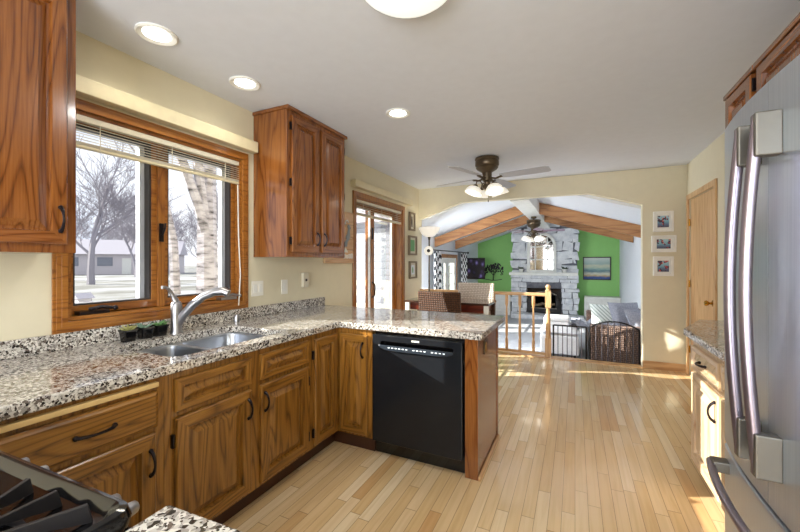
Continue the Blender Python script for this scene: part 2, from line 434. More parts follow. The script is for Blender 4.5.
# ================================================================== SETTING
struct(MB().box(-2.36, 1.32, -2.7, 5.42, -.1, 0).build('floor', M['floor']))
struct(MB().box(-2.2, .746, 5.30, 5.432, -.02, .012).build('trim_1', M['pale_oak_x'], bevel=.004))
struct(MB().box(-2.75, 1.17, 5.42, 10.95, FZ - .1, FZ).build('floor_sunken', M['carpet']))
struct(MB().box(-2.6, 1.02, 5.405, 5.425, FZ, -.0).build('trim_2', M['pale_oak_x']))
struct(MB().box(-2.36, 1.32, -2.7, 5.45, CZ, CZ + .1).build('ceiling', M['ceil']))
WY0, WY1, WZ0, WZ1 = .905, 1.925, 1.015, 2.045         # window opening
PY0, PY1, PZ1 = 3.48, 4.71, 2.03                       # patio door opening
struct(MB().plate(rect(-2.7, 5.45, 0, CZ), [rect(WY0, WY1, WZ0, WZ1), rect(PY0, PY1, .02, PZ1)], 'yz', WX, WX - .14).build('wall_left', M['wall']))
struct(MB().plate(rect(-2.7, 5.45, 0, CZ), [rect(4.36, 5.22, .01, 2.01)], 'yz', RX, RX + .12).build('wall_right', M['wall']))
OPEN = [(-2.221, 1.976), (-2.221, CZ), (RX + .001, CZ), (RX + .001, 0), (.746, 0), (.746, 2.004), (.152, 2.192), (-1.553, 2.192)]
struct(MB().plate(OPEN, [], 'xz', BY, BY + .12).build('wall_back', M['wall']))
struct(MB().plate(rect(-2.36, 1.32, 0, CZ), [rect(-1.7, .7, .35, 2.3)], 'xz', -2.7, -2.58).build('wall_rear', M['wall']))
w3 = sempty('added_window_rear', (-.5, -2.64, 1.3))  # unseen window added to go with the rear fill light
MB().plate(rect(-1.7, .7, .35, 2.3), [rect(-1.64, -.53, .41, 2.24), rect(-.47, .64, .41, 2.24)], 'xz', -2.66, -2.6).build('window_frame', M['oak_trim_z'], w3)
MB().box(-1.64, .64, -2.635, -2.63, .41, 2.24).build('pane', M['glass'], w3)
# baseboards
struct(MB().box(.746, RX, BY - .014, BY, 0, .095).build('baseboard_back', M['pale_oak_x'], bevel=.003))
struct(MB().box(RX - .014, RX, 3.33, 4.29, 0, .095).build('baseboard_right', M['pale_oak_y'], bevel=.003))
struct(MB().box(WX, WX + .014, 2.95, 3.42, 0, .095).build('baseboard_left', M['oak_trim_y'], bevel=.003))

# sunken family room shell
RIDX, RIDZ, EL, ER = -.72, 2.42, 1.845, 1.88
def vz(x): return EL + (RIDZ - EL) * (x - FLX) / (RIDX - FLX) if x < RIDX else RIDZ + (ER - RIDZ) * (x - RIDX) / (FRX - RIDX)
cv = MB()
cv.prism([(FLX - .15, EL - .046), (RIDX, RIDZ), (FRX + .15, ER - .046), (FRX + .15, ER + .06), (RIDX, RIDZ + .1), (FLX - .15, EL + .06)], 'xz', 5.45, 10.95)
struct(cv.build('ceiling_vaulted', M['wallwhite']))
FD0, FD1, FDZ = 7.25, 8.58, 1.39
struct(MB().plate(rect(5.45, 10.95, FZ, 2.0), [rect(FD0, FD1, FZ + .01, FDZ), rect(5.50, 5.83, .53, 1.69)], 'yz', FLX, FLX - .14).build('wall_family_left', M['wallwhite']))
struct(MB().plate(rect(5.45, 10.95, FZ, 2.05), [], 'yz', FRX, FRX + .14).build('wall_family_right', M['wallwhite']))
w4 = sempty('added_window_family', (FLX, 5.66, .6))  # added window, out of view, around the family room fill light
MB().plate(rect(5.47, 5.86, .50, 1.72), [rect(5.53, 5.80, .56, 1.66)], 'yz', FLX - .06, FLX + .015).build('window_frame', M['white'], w4)
MB().box(FLX - .034, FLX - .03, 5.52, 5.81, .54, 1.68).build('pane', M['glass'], w4)
struct(MB().prism([(FLX, FZ), (FRX, FZ), (FRX, ER), (RIDX, RIDZ), (FLX, EL)], 'xz', FAR, FAR + .14).build('wall_far', M['green']))

M['outerwhite'] = plain('greyed_white', srgb(176, 178, 186), .5)  # white frame toned down to an even light grey
# ---- kitchen window (structure with parts)
win = sempty('window_1', (WX, (WY0 + WY1) / 2, WZ0))
cs = MB()
CO = (WY0 - .06, WY1 + .06, WZ0 - .06, WZ1 + .06)
for ins, d0, d1 in ((0, 0, .012), (.012, .012, .018), (.03, .018, .022)):
    cs.plate(rect(CO[0] + ins, CO[1] - ins, CO[2] + ins, CO[3] - ins), [rect(WY0 - .004 + 0, WY1 + .004, WZ0 - .004, WZ1 + .004)], 'yz', WX + d0, WX + d1)
cs.build('casing', [M['oak_trim_y']], win, bevel=.002)
MB().plate(rect(WY0 - .003, WY1 + .003, WZ0 - .003, WZ1 + .003), [rect(WY0 + .014, WY1 - .014, WZ0 + .016, WZ1 - .014)], 'yz', WX - .14, WX + .004).build('jamb', M['oak_trim_y'], win)
MID = 1.372
MB().box(WX - .10, WX - .03, MID - .022, MID + .022, WZ0 + .015, WZ1 - .013).build('mullion', M['oak_trim_z'], win, bevel=.003)
for a, b, nm in ((WY0 + .016, MID - .02, 'left'), (MID + .02, WY1 - .016, 'right')):
    sa = MB().plate(rect(a, b, WZ0 + .02, WZ1 - .016), [rect(a + .026, b - .03, WZ0 + .062, WZ1 - .05)], 'yz', WX - .085, WX - .045).build('sash', M['oak_trim_y'], win, bevel=.002)
    MB().plate(rect(a + .018, b - .022, WZ0 + .055, WZ1 - .045), [rect(a + .034, b - .04, WZ0 + .07, WZ1 - .06)], 'yz', WX - .098, WX - .05).build('gasket', M['rubber'], sa)
    MB().box(WX - .075, WX - .071, a + .03, b - .034, WZ0 + .066, WZ1 - .055).build('pane', M['glass'], sa)
    MB().plate(rect(a - .004, b + .004, WZ0 + .012, WZ1 - .01), [rect(a + .036, b - .065, WZ0 + .068, WZ1 - .058)], 'yz', WX - .14, WX - .10).build('outer_frame', M['outerwhite'], sa)
    cy = (a + b) / 2 + (-.12 if nm == 'left' else .17)
    ck = MB(); ck.obox((WX - .02, cy, WZ0 + .026), (0, 1, 0), (1, 0, 0), (0, 0, 1), .13, .05, .018)
    ck.tube([(WX - .01, cy - .02, WZ0 + .04), (WX + .005, cy + .03, WZ0 + .052), (WX + .008, cy + .085, WZ0 + .04)], [.011, .009, .008], 8)
    ck.ball((WX + .008, cy + .09, WZ0 + .04), .013)
    ck.build('crank_handle', M['bronze'] if nm == 'left' else M['steel'], win, smooth=True)
lt = MB(); lt.box(WX - .035, WX - .02, MID - .016, MID + .008, 1.42, 1.53); lt.tube([(WX - .015, MID - .004, 1.46), (WX + .01, MID - .004, 1.50), (WX + .012, MID - .004, 1.53)], .006)
lt.build('latch', M['bronze'], win, bevel=.002)

def blind(name, label, y0, y1, ztop, zbot, x, nsl, group):
    t = thing(name, label, 'blind', (x, (y0 + y1) / 2, zbot), 0, group)
    MB().box(x - .02, x + .015, y0, y1, ztop - .03, ztop).build('headrail', M['slat'], t, bevel=.003)
    sl = MB(); z = ztop - .045; step = (ztop - .045 - zbot - .03) / nsl
    for k in range(nsl):
        sl.obox((x, (y0 + y1) / 2, z), (0, 1, 0), Vector((1, 0, -.35)).normalized(), Vector((.35, 0, 1)).normalized(), y1 - y0 - .006, .036, .0022); z -= step
    for k in range(5): sl.box(x - .013, x + .013, y0 + .003, y1 - .003, zbot + .014 + k * .0035, zbot + .016 + k * .0035)
    sl.build('slats', M['slat'], t)
    MB().box(x - .014, x + .014, y0, y1, zbot, zbot + .013).build('bottom_rail', M['cream'], t, bevel=.002)
    for q in (.12, .5, .88):
        yy = y0 + (y1 - y0) * q; MB().tube([(x + .015, yy, ztop - .02), (x + .016, yy, zbot)], .0022, 6).build('ladder_cord', M['slat'], t)
    return t
bl = blind('window_blind', 'cream slatted blind drawn up at the top of the kitchen sink window', WY0 + .016, WY1 - .016, WZ1 - .014, 1.868, WX - .012, 6, None)
cdm = MB(); cdm.tube([(WX + .004, 1.895, 1.86), (WX + .006, 1.90, 1.5), (WX + .008, 1.915, 1.2), (WX + .012, 1.90, 1.03), (WX + .03, 1.88, .985)], .004, 6)
cdm.build('pull_cord', M['whiteplastic'], bl)
vl = tag(MB().box(WX + .001, WX + .07, .805, 2.026, 2.118, 2.198).build('window_valance', M['cream'], bevel=.004), 'long cream valance board on the wall above the kitchen sink window', 'valance')

# ---- patio door in the dining corner
pd = sempty('door_1', (WX, (PY0 + PY1) / 2, 0))
MB().plate([(PY0 - .06, 0), (PY1 + .06, 0), (PY1 + .06, PZ1 + .06), (PY0 - .06, PZ1 + .06)], [[(PY0, .02), (PY1, .02), (PY1, PZ1), (PY0, PZ1)]], 'yz', WX, WX + .02).build('casing', M['oak_trim_z'], pd, bevel=.003)
MB().plate(rect(PY0, PY1, .02, PZ1), [rect(PY0 + .02, PY1 - .02, .05, PZ1 - .02)], 'yz', WX - .14, WX + .002).build('jamb', M['oak_trim_z'], pd)
for a, b, xx in ((PY0 + .02, 4.00, -.05), (3.93, PY1 - .02, -.10)):
    lf = MB().plate(rect(a, b, .05, PZ1 - .02), [rect(a + .055, b - .06, .16, PZ1 - .09)], 'yz', WX + xx, WX + xx - .04).build('door_leaf', M['oak_trim_z'], pd, bevel=.003)
    MB().plate(rect(a + .045, b - .05, .15, PZ1 - .08), [rect(a + .062, b - .075, .165, PZ1 - .10)], 'yz', WX + xx + .002 - .02, WX + xx - .045).build('glazing_bead', M['white'], lf)
    MB().box(WX + xx - .022, WX + xx - .018, a + .05, b - .07, .155, PZ1 - .085).build('pane', M['glass'], lf)
    if xx == -.05:
        hd = MB(); hd.tube([(WX + xx, 3.945, .86), (WX + xx + .04, 3.945, .89), (WX + xx + .04, 3.945, 1.02), (WX + xx, 3.945, 1.05)], .009); hd.build('handle', M['bronze'], lf, smooth=True)
        MB().box(WX + xx, WX + xx + .012, 3.93, 3.96, 1.58, 1.72).build('lock', M['bronze'], lf)
blind('door_blind', 'cream slatted blind drawn up at the top of the glass patio door', PY0 + .03, PY1 - .03, PZ1 - .022, 1.83, WX - .012, 4, None)
tag(MB().box(WX + .001, WX + .075, 3.38, 4.94, 2.125, 2.20).build('door_valance', M['cream'], bevel=.004), 'white valance board on the wall above the glass patio door', 'valance')

# ---- oak door on the right wall
d2 = sempty('door_2', (RX, 4.79, 0))
MB().plate([(4.30, 0), (5.28, 0), (5.28, 2.07), (4.30, 2.07)], [[(4.36, .005), (5.22, .005), (5.22, 2.01), (4.36, 2.01)]], 'yz', RX - .018, RX).build('casing', M['pale_oak_z'], d2, bevel=.003)
sl = MB().box(RX + .012, RX + .05, 4.365, 5.215, .01, 2.005).build('door_leaf', M['pale_oak_z'], d2)
kb = MB(); kb.lathe([(.03, 0), (.03, .006), (.012, .012), (.011, .03), (.022, .04), (.028, .055), (.02, .068), (.002, .07)], (RX + .012, 4.46, .90), 16, (-1, 0, 0)); kb.build('knob', M['brass'], sl, smooth=True)
for z in (.3, 1.05, 1.75): MB().tube([(RX - .001, 5.212, z - .04), (RX - .001, 5.212, z + .04)], .009, 8).build('hinge', M['brass'], d2)

# ================================================================== KITCHEN
CT, CTH = .88, .042          # counter top height / thickness
FX = -1.52                  # left run cabinet face
HX = (0, 1, 0); NX = (1, 0, 0)
SX0, SX1, SY0, SY1 = -2.045, -1.575, 1.02, 1.70
ct = MB().plate([(WX, -.30), (-1.415, -.30), (-1.415, .395), (-1.49, .395), (-1.49, 2.13), (-.49, 2.13), (-.49, 2.91), (WX, 2.91)], [rrect(SX0, SX1, SY0, SY1, .07)], 'xy', CT - CTH, CT).build('granite_countertop', M['granite'], bevel=.006, seg=3)
tag(ct, 'speckled granite countertop running under the window and out over the dishwasher peninsula', 'countertop')
bs = MB().box(WX + .001, WX + .022, -.3, 2.905, CT + .0005, .958).build('granite_backsplash', M['granite'], bevel=.003)
tag(bs, 'low speckled granite backsplash strip along the wall below the sink window', 'backsplash')

def base_box(name, label, y0, y1, sink=False):
    t = thing(name, label, 'cabinet', (FX, (y0 + y1) / 2, 0))
    b = MB(); b.m = 0; b.box(WX + .005, FX, y0, y1, .10, .60 if sink else CT - CTH - .001)
    if sink: b.box(FX - .02, FX, y0, y1, .60, CT - CTH - .001)
    b.build('body', M['oak_z'], t)
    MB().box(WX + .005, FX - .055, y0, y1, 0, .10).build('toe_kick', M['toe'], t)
    return t
A = base_box('base_cabinet', 'oak base cabinet with pull-out maple cutting board, wide drawer and door left of sink', .41, .935)
d = MB().box(FX - .3, FX + .021, .43, .905, .800, .819).build('cutting_board', M['cutting'], A, bevel=.003)
door_part(A, (FX, .42, .640), HX, NX, .485, .142, name='drawer_front', raised=False, handle=((.27, .07), (0, 1, 0)), hl=.115)
door_part(A, (FX, .42, .125), HX, NX, .475, .495, handle=((.452, .385), (0, 0, 1)))
B = base_box('sink_cabinet', 'wide oak base cabinet under the double sink with two false drawers and two doors', .937, 1.85, True)
for y0, y1, hy in ((.976, 1.372, .372), (1.437, 1.822, .022)):
    door_part(B, (FX, y0, .668), HX, NX, y1 - y0, .137, name='false_drawer', fw=.03)
    door_part(B, (FX, y0, .120), HX, NX, y1 - y0, .522, handle=((hy, .43), (0, 0, 1)))
    for z in (.2, .55): hinge(B, (FX, (y0 - .008) if hy > .1 else (y1 + .008), z), NX, HX)
# corner cabinet: L shaped with two narrow doors
C = thing('corner_cabinet', 'oak corner cabinet with two tall narrow doors meeting beside the dishwasher', 'cabinet', (-1.5, 2.16, 0))
cb = MB().prism([(WX + .005, 1.852), (FX, 1.852), (FX, 2.155), (-1.238, 2.155), (-1.238, 2.75), (WX + .005, 2.75)], 'xy', .10, CT - CTH - .001); cb.build('body', M['oak_z'], C)
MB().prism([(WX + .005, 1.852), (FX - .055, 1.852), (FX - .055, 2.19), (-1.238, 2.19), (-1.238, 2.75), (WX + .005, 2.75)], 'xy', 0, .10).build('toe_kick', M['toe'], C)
door_part(C, (FX, 1.885, .118), HX, NX, .238, .68, fw=.05)
door_part(C, (-1.492, 2.155, .118), (1, 0, 0), (0, -1, 0), .222, .68, fw=.045, handle=((.19, .58), (0, 0, 1)))
for z in (.2, .7): hinge(C, (FX, 1.876, z), NX, HX)
# dishwasher
DW = thing('dishwasher', 'black built-in dishwasher with front control panel under the granite peninsula', 'dishwasher', (-.91, 2.155, 0))
MB().box(-1.232, -.602, 2.185, 2.74, .10, CT - CTH - .002).build('tub', M['black'], DW)
MB().box(-1.232, -.602, 2.20, 2.26, .0, .10).build('toe_panel', M['black'], DW)
dd = MB(); dd.plate(rect(-1.225, -.608, .105, .815), [rrect(-1.165, -.665, .735, .775, .018, 3)], 'xz', 2.132, 2.184)
dd = dd.build('door', M['dw'], DW, bevel=.005, seg=3)
MB().box(-1.175, -.655, 2.175, 2.183, .725, .785).build('handle_recess', M['black'], dd)
hp = MB(); ring = []
for k in range(15):
    x = -1.168 + .506 * k / 14; t_ = (k / 14 - .5) * 2; ring.append((x, .738 - .020 * (1 - t_ ** 8)))
poly = ring + [(-.662, .752), (-1.168, .752)]
hp.prism(poly, 'xz', 2.118, 2.134); hp.build('control_panel', M['dwlight'], dd, bevel=.003)
random.seed(4)
for k in range(16):
    if k in (6, 11): continue
    x = -1.10 + k * .025; MB().box(x, x + .013, 2.1165, 2.1178, .737, .742).build('control_mark', M['marks'], dd)
MB().plate(rect(-.938, -.886, .788, .799), [rect(-.924, -.920, .789, .798)], 'xz', 2.1308, 2.1322).build('badge', M['whiteplastic'], dd)
# peninsula end panel
E_ = thing('peninsula_end_panel', 'oak end panel closing the peninsula beside the dishwasher, with black outlet', 'cabinet panel', (-.56, 2.45, 0))
MB().box(-.598, -.519, 2.155, 2.20, 0, CT - CTH - .001).build('front_stile', M['oak_up_z'], E_, bevel=.003)
MB().box(-.560, -.5195, 2.20, 2.735, 0, CT - CTH - .001).build('side_panel', M['oak_up_z'], E_)
MB().box(-.600, -.514, 2.735, 2.772, 0, CT - CTH - .001).build('rear_post', M['oak_up_z'], E_, bevel=.003)
MB().box(-.519, -.503, 2.15, 2.76, 0, .028).build('shoe_moulding', M['pale_oak_y'], E_, bevel=.006)
op = MB().box(-.5195, -.513, 2.31, 2.40, .715, .80).build('outlet_plate', M['black'], E_, bevel=.002)
MB().box(-.513, -.511, 2.335, 2.375, .73, .785).build('socket', M['brass'], op)
MB().box(-2.19, -.602, 2.752, 2.772, 0, CT - CTH - .001).build('back_panel', M['oak_x'], E_)

# sink
sk = thing('double_sink', 'stainless double bowl undermount sink set into the granite below the window', 'sink', (-1.82, 1.375, .66))
b1, b2 = (SX0 + .012, SX1 - .012, SY0 + .012, 1.30), (SX0 + .012, SX1 - .012, 1.325, SY1 - .012)
MB().plate(rrect(SX0 - .02, SX1 + .02, SY0 - .02, SY1 + .02, .07), [rrect(*b1, .06), rrect(*b2, .06)], 'xy', .8275, .8375).build('deck', M['sinksteel'], sk, bevel=.003)
for q in (b1, b2):
    mb = MB(); rings = []
    for ins, z in ((-.001, .835), (.002, .815), (.008, .68), (.02, .655), (.05, .645), (.09, .642)):
        rings.append([(x, y, z) for x, y in rrect(q[0] + ins, q[1] - ins, q[2] + ins, q[3] - ins, .06 if ins < .03 else .035)])
    mb.loft(rings, cap0=False, cap1=True); bw = mb.build('bowl', M['bowlsteel'], sk, smooth=True)
    MB().lathe([(.001, .0), (.038, 0), (.042, .003), (.03, .004), (.001, .002)], ((q[0] + q[1]) / 2, (q[2] + q[3]) / 2, .6425), 18).build('drain', M['steel'], bw, smooth=True)
# faucet
fa = thing('kitchen_faucet', 'brushed nickel single lever faucet standing behind the double sink', 'faucet', (-2.115, 1.375, CT))
fb = MB(); fb.lathe([(.034, 0), (.034, .008), (.030, .014), (.029, .10), (.031, .14), (.028, .175), (.021, .185)], (-2.115, 1.375, CT), 20); fb.build('body', M['steel'], fa, smooth=True)
sp = MB(); sp.tube([(-2.112, 1.378, .925), (-2.08, 1.39, .98), (-2.03, 1.415, 1.045), (-1.975, 1.445, 1.095), (-1.915, 1.475, 1.122), (-1.87, 1.498, 1.126), (-1.845, 1.512, 1.112)], [.020, .024, .024, .023, .024, .026, .024], 14); sp.build('spout', M['steel'], fa, smooth=True)
lv = MB(); lv.tube([(-2.115, 1.375, 1.045), (-2.117, 1.368, 1.075), (-2.12, 1.352, 1.11), (-2.124, 1.335, 1.14), (-2.126, 1.318, 1.152), (-2.127, 1.298, 1.153)], [.022, .018, .0115, .009, .009, .010], 12); lv.build('lever', M['steel'], fa, smooth=True)
so = MB(); so.lathe([(.02, 0), (.02, .03), (.016, .045), (.012, .05), (.001, .05)], (-2.15, 1.83, CT), 16)
tag(so.build('soap_dispenser', M['steel'], smooth=True), 'small metal soap dispenser cap on the counter behind the right sink bowl', 'soap dispenser')
# succulents
M['soil'] = plain('soil', srgb(48, 34, 24), .9); M['leaf'] = plain('succulent_leaf', srgb(86, 128, 72), .5); M['leaf2'] = plain('blue_leaf', srgb(120, 150, 130), .5); M['leaf3'] = plain('olive_leaf', srgb(142, 140, 84), .5)
pl_desc = [('short olive succulent in a small black pot, leftmost on the counter by the faucet', 'leaf3', 1.125), ('spiky blue-green succulent in the middle black pot beside the faucet', 'leaf2', 1.21), ('green succulent in the small black pot closest to the faucet', 'leaf', 1.288)]
for k, (lb, lm, y) in enumerate(pl_desc):
    t = thing('potted_succulent', lb, 'plant', (-2.13, y, CT), 0, 'small succulents in black pots')
    MB().prism(rrect(-2.157, -2.103, y - .033, y + .033, .008, 2), 'xy', CT, CT + .004)
    pt = MB(); pt.loft([[(px, py, z) for px, py in rrect(-2.13 - h, -2.13 + h, y - h, y + h, .009, 2)] for h, z in ((.026, CT + .0005), (.032, CT + .052), (.035, CT + .053), (.035, CT + .062), (.030, CT + .062), (.029, CT + .054))]); pt.build('pot', M['black'], t)
    MB().box(-2.157, -2.103, y - .027, y + .027, CT + .05, CT + .056).build('soil', M['soil'], t)
    lf = MB(); random.seed(7 + k)
    for q in range(26):
        an = random.uniform(0, 2 * PI); L = random.uniform(.02, .05); up = random.uniform(.3, 1.0); b0 = Vector((-2.13 + random.uniform(-.012, .012), y + random.uniform(-.012, .012), CT + .055))
        d0 = Vector((math.cos(an), math.sin(an), up)).normalized() * L
        lf.tube([b0, b0 + d0 * .5 + Vector((0, 0, .002)), b0 + d0], [.004, .006 if k != 1 else .004, .001], 6)
    lf.build('leaves', M[lm], t, smooth=True)
# switch plates on the wall
def wallplate(name, label, y0, y1, z0, z1, kind):
    t = thing(name, label, 'outlet' if kind != 'phone' else 'wall box', (WX, (y0 + y1) / 2, z0))
    th = .006 if kind != 'phone' else .028
    MB().box(WX + .0005, WX + th, y0, y1, z0, z1).build('cover_plate', M['whiteplastic'] if kind != 'phone' else M['slat'], t, bevel=.002)
    if kind == 'double':
        for f in (.28, .72):
            yy = y0 + (y1 - y0) * f; MB().box(WX + th, WX + th + .003, yy - .016, yy + .016, z0 + .028, z1 - .028).build('rocker', M['white'], t, bevel=.001)
    elif kind == 'single': MB().box(WX + th, WX + th + .003, (y0 + y1) / 2 - .016, (y0 + y1) / 2 + .016, z0 + .028, z1 - .028).build('socket', M['white'], t, bevel=.001)
    else: MB().lathe([(.012, 0), (.012, .004), (.001, .004)], (WX + th, (y0 + y1) / 2, (z0 + z1) / 2), 12, (1, 0, 0)).build('button', M['rubber'], t)
wallplate('switch_plate', 'double white switch plate on the beige wall right of the sink window', 2.022, 2.138, 1.035, 1.152, 'double')
wallplate('outlet_plate', 'single white outlet plate on the wall below the middle of the upper cabinet', 2.335, 2.408, 1.028, 1.148, 'single')
wallplate('intercom_box', 'narrow beige wall box with dark button below the upper cabinet right end', 2.585, 2.655, 1.07, 1.20, 'phone')

# upper cabinets (left wall)
def upper(name, label, y0, y1, doors, z0=1.335):
    t = thing(name, label, 'cabinet', ((WX - 1.89) / 2, (y0 + y1) / 2, z0))
    MB().box(WX + .002, -1.89, y0, y1, z0, CZ - .006).build('body', M['oak_up_z'], t, bevel=.002)
    MB().box(WX + .002, -1.865, y0 - .012, y1 + .012, CZ - .028, CZ - .002).build('crown', M['oak_up_y'], t, bevel=.004)
    for a, b, hy, hz in doors:
        door_part(t, (-1.89, a, z0 + .035), HX, NX, b - a, CZ - .06 - z0 - .035, pre='oak_up_', fw=.05, handle=((hy, hz), (0, 0, 1)))
        for zz in (z0 + .12, z0 + .55, CZ - .14): hinge(t, (-1.89, a - .008 if hy > (b - a) / 2 else b + .008, zz), NX, HX)
    return t
upper('upper_cabinet', 'oak wall cabinet at the left edge of the photo beside the sink window', -.03, .80, [(-.015, .36, .03, .10), (.375, .765, .365, .10)])
upper('upper_cabinet', 'oak two-door wall cabinet hanging between the sink window and patio door', 2.041, 2.785, [(2.085, 2.395, .285, .11), (2.435, 2.755, .025, .11)])

# wooden sign with metal heron
sg = thing('wall_sign', 'wooden plank sign with grey metal bird on the wall left of the patio door', 'sign', (WX, 3.17, 1.28))
for k in range(4):
    z0 = 1.285 + k * .138; MB().box(WX + .001, WX + .022, 2.90, 3.41, z0, z0 + .134).build('plank', M['pale_oak_y'], sg, bevel=.003)
M['zinc'] = plain('zinc_sheet', srgb(136, 146, 150), .4, .5)
brd = [(3.24, 1.46), (3.235, 1.50), (3.27, 1.54), (3.26, 1.57), (3.285, 1.60), (3.30, 1.65), (3.29, 1.68), (3.305, 1.70), (3.33, 1.69), (3.35, 1.655), (3.335, 1.66), (3.33, 1.62), (3.335, 1.58), (3.32, 1.54), (3.285, 1.51), (3.275, 1.46)]
MB().prism(brd, 'yz', WX + .022, WX + .03).build('metal_bird', M['zinc'], sg)
MB().tube([(WX + .027, 3.245, 1.70), (WX + .03, 3.25, 1.735), (WX + .03, 3.285, 1.742), (WX + .028, 3.30, 1.72)], .008, 6).build('metal_wave', M['white'], sg)
MB().prism([(3.22, 1.40), (3.30, 1.40), (3.25, 1.455)], 'yz', WX + .022, WX + .028).build('metal_sail', M['white'], sg)
for yc, hh in ((3.235, .045), (3.282, .04), (3.328, .05), (3.372, .055)): MB().plate(rrect(yc - .017, yc + .017, 1.335, 1.335 + hh, .008, 3), [rrect(yc - .006, yc + .006, 1.345, 1.328 + hh, .004, 2)], 'yz', WX + .022, WX + .027).build('pale_marking', M['white'], sg)

# range with gas burners, front faces the aisle
RG = thing('gas_range', 'black gas range with cast iron grates at the bottom left corner', 'stove', (-1.03, .03, 0))
RX0, RX1, RY0, RY1 = -1.412, -.642, -.30, .335
MB().box(RX0, RX1, RY0, RY1, 0.04, .865).build('body', M['black'], RG, bevel=.004)
ov = MB().box(RX0 + .01, RX1 - .01, RY1, RY1 + .025, .2, .70).build('oven_door', M['black'], RG, bevel=.004)
MB().tube([(RX0 + .08, RY1 + .055, .66), (RX1 - .08, RY1 + .055, .66)], .011, 10).build('handle', M['steel'], ov, smooth=True)
ckt = MB()
rings = []
for ins, z in ((0, .866), (-.004, .888), (0, .902), (.008, .905), (.016, .899), (.023, .887), (.05, .884)):
    rings.append([(x, y, z) for x, y in rrect(RX0 + ins, RX1 - ins, RY0 + ins, RY1 - ins, .03)])
ckt.loft(rings); cook = ckt.build('cooktop', M['black'], RG, smooth=True)
for x in (-1.045, -.97, -.735, -.685):
    kn = MB(); kn.lathe([(.012, 0), (.012, .012), (.010, .024), (.008, .026), (.001, .026)], (x, RY1 + .001, .874), 14, (0, 1, 0)); kn.build('knob', M['steel'], RG, smooth=True)
for bx, by in ((-.785, .13), (-1.24, .13), (-.785, -.15), (-1.24, -.15)):
    bn = MB(); bn.lathe([(.055, 0), (.055, .006), (.04, .012), (.04, .02), (.036, .024), (.001, .024)], (bx, by, .884), 20); bn.build('burner', M['iron'], cook, smooth=True)
    gr = MB()
    for an in [math.radians(q) for q in (90, 118.5, 61.5, 0, 180, 270, 238, 302)]:
        c, s = math.cos(an), math.sin(an); U = Vector((c, s, 0))
        p = [Vector((bx, by, 0)) + U * r for r in (.035, .055, *((.165, .172) if abs(s - 1) < .01 else (.187, .194) if s > .5 else (.115, .122)))]
        zt = (.918, .926, .931, .884)
        pr = []; nrm = Vector((-s, c, 0)) * .0035
        outline = [p[0] + Vector((0, 0, .914)), p[1] + Vector((0, 0, .912)), p[2] + Vector((0, 0, .915)), p[3] + Vector((0, 0, .885)), p[2] + Vector((0, 0, .885)), p[1] + Vector((0, 0, .91))]
        gr.loft([[q - nrm for q in outline], [q + nrm for q in outline]])
    gr.lathe([(.115, .0), (.123, 0), (.123, .008), (.115, .008)], (bx, by, .885), 24, cap0=False, cap1=False)
    gr.build('grate', M['iron'], cook, bevel=.0015)
RG.rotation_euler = (0, 0, math.radians(2.6)); RG.location.x += .012
# counter right of the range
tag(MB().prism([(-.609, -.30), (-.30, -.30), (-.30, .42), (-.636, .4)], 'xy', CT - CTH, CT).build('granite_side_counter', M['granite'], bevel=.006, seg=3), 'small piece of granite counter right of the gas range at the bottom edge', 'countertop')
SC = thing('side_cabinet', 'oak base cabinet carrying the small counter right of the gas range', 'cabinet', (-.48, .04, 0))
MB().box(-.60, -.32, -.29, .36, .1, CT - CTH - .001).build('body', M['oak_z'], SC); MB().box(-.60, -.32, -.29, .31, 0, .1).build('toe_kick', M['toe'], SC)
door_part(SC, (-.335, .36, .12), (-1, 0, 0), (0, 1, 0), .25, .52, handle=((.03, .44), (0, 0, 1)))
LC = thing('range_corner_cabinet', 'oak corner base cabinet left of the gas range below the granite', 'cabinet', (-1.8, .05, 0))
MB().box(WX + .005, -1.42, -.29, .36, .1, CT - CTH - .001).build('body', M['oak_z'], LC); MB().box(WX + .005, -1.42, -.29, .31, 0, .1).build('toe_kick', M['toe'], LC)

# ------------------------------------------------------------ right side: fridge, cabinets
FR = thing('refrigerator', 'stainless french door refrigerator with long vertical handles at the right edge', 'refrigerator', (.83, 1.33, 0))
MB().box(.575, 1.17, .94, 1.725, .03, 1.765).build('case', plain('fridge_side', srgb(120, 122, 126), .4, .5), FR, bevel=.004)
MB().box(.60, 1.15, .96, 1.70, 0, .03).build('base', M['blackmetal'], FR)
FM, FH = 1.335, .40
def fx(y): return .468 + .03 * abs((y - FM) / FH) ** 2.2
def bow(y0, y1, n=14, round0=0, round1=0):
    pts = []
    for k in range(n + 1):
        y = y0 + (y1 - y0) * k / n; x = fx(y)
        for e, r in ((y0, round0), (y1, round1)):
            if r and abs(y - e) < r: x += r * (1 - math.sqrt(max(0, 1 - (1 - abs(y - e) / r) ** 2))) * .9
        pts.append((x, y))
    return pts + [(.57, y1), (.57, y0)]
SEAM = 1.314
for nm, a, b, hy in (('far', SEAM + .0015, 1.768, 1.368), ('near', .93, SEAM - .0015, 1.258)):
    ds = MB(); ds.prism(bow(a, b, 24, .0 if nm == 'far' else .03, .03 if nm == 'far' else 0), 'xy', .648, 1.782)
    dr = ds.build('door', M['stainless'], FR)
    hb = MB(); pts = []
    for k in range(17):
        t_ = k / 16; z = .748 + .93 * t_; pts.append((.430 - .022 * math.sin(PI * t_), hy + .014 * math.sin(PI * t_), z))
    hb.tube(pts, .0145, 10, flat=.85)
    hn = hb.build('handle', M['handle_metal'], dr, smooth=True)
    for z0, z1 in ((.742, .855), (1.57, 1.683)):
        MB().box(.417, fx(hy) + .002, hy - .02, hy + .014, z0, z1).build('handle_mount', M['mount'], dr, bevel=.004)
fz = MB(); fz.prism(bow(.93, 1.768, 28, .03, .03), 'xy', .09, .632); fz = fz.build('freezer_drawer', M['stainless'], FR, bevel=.006)
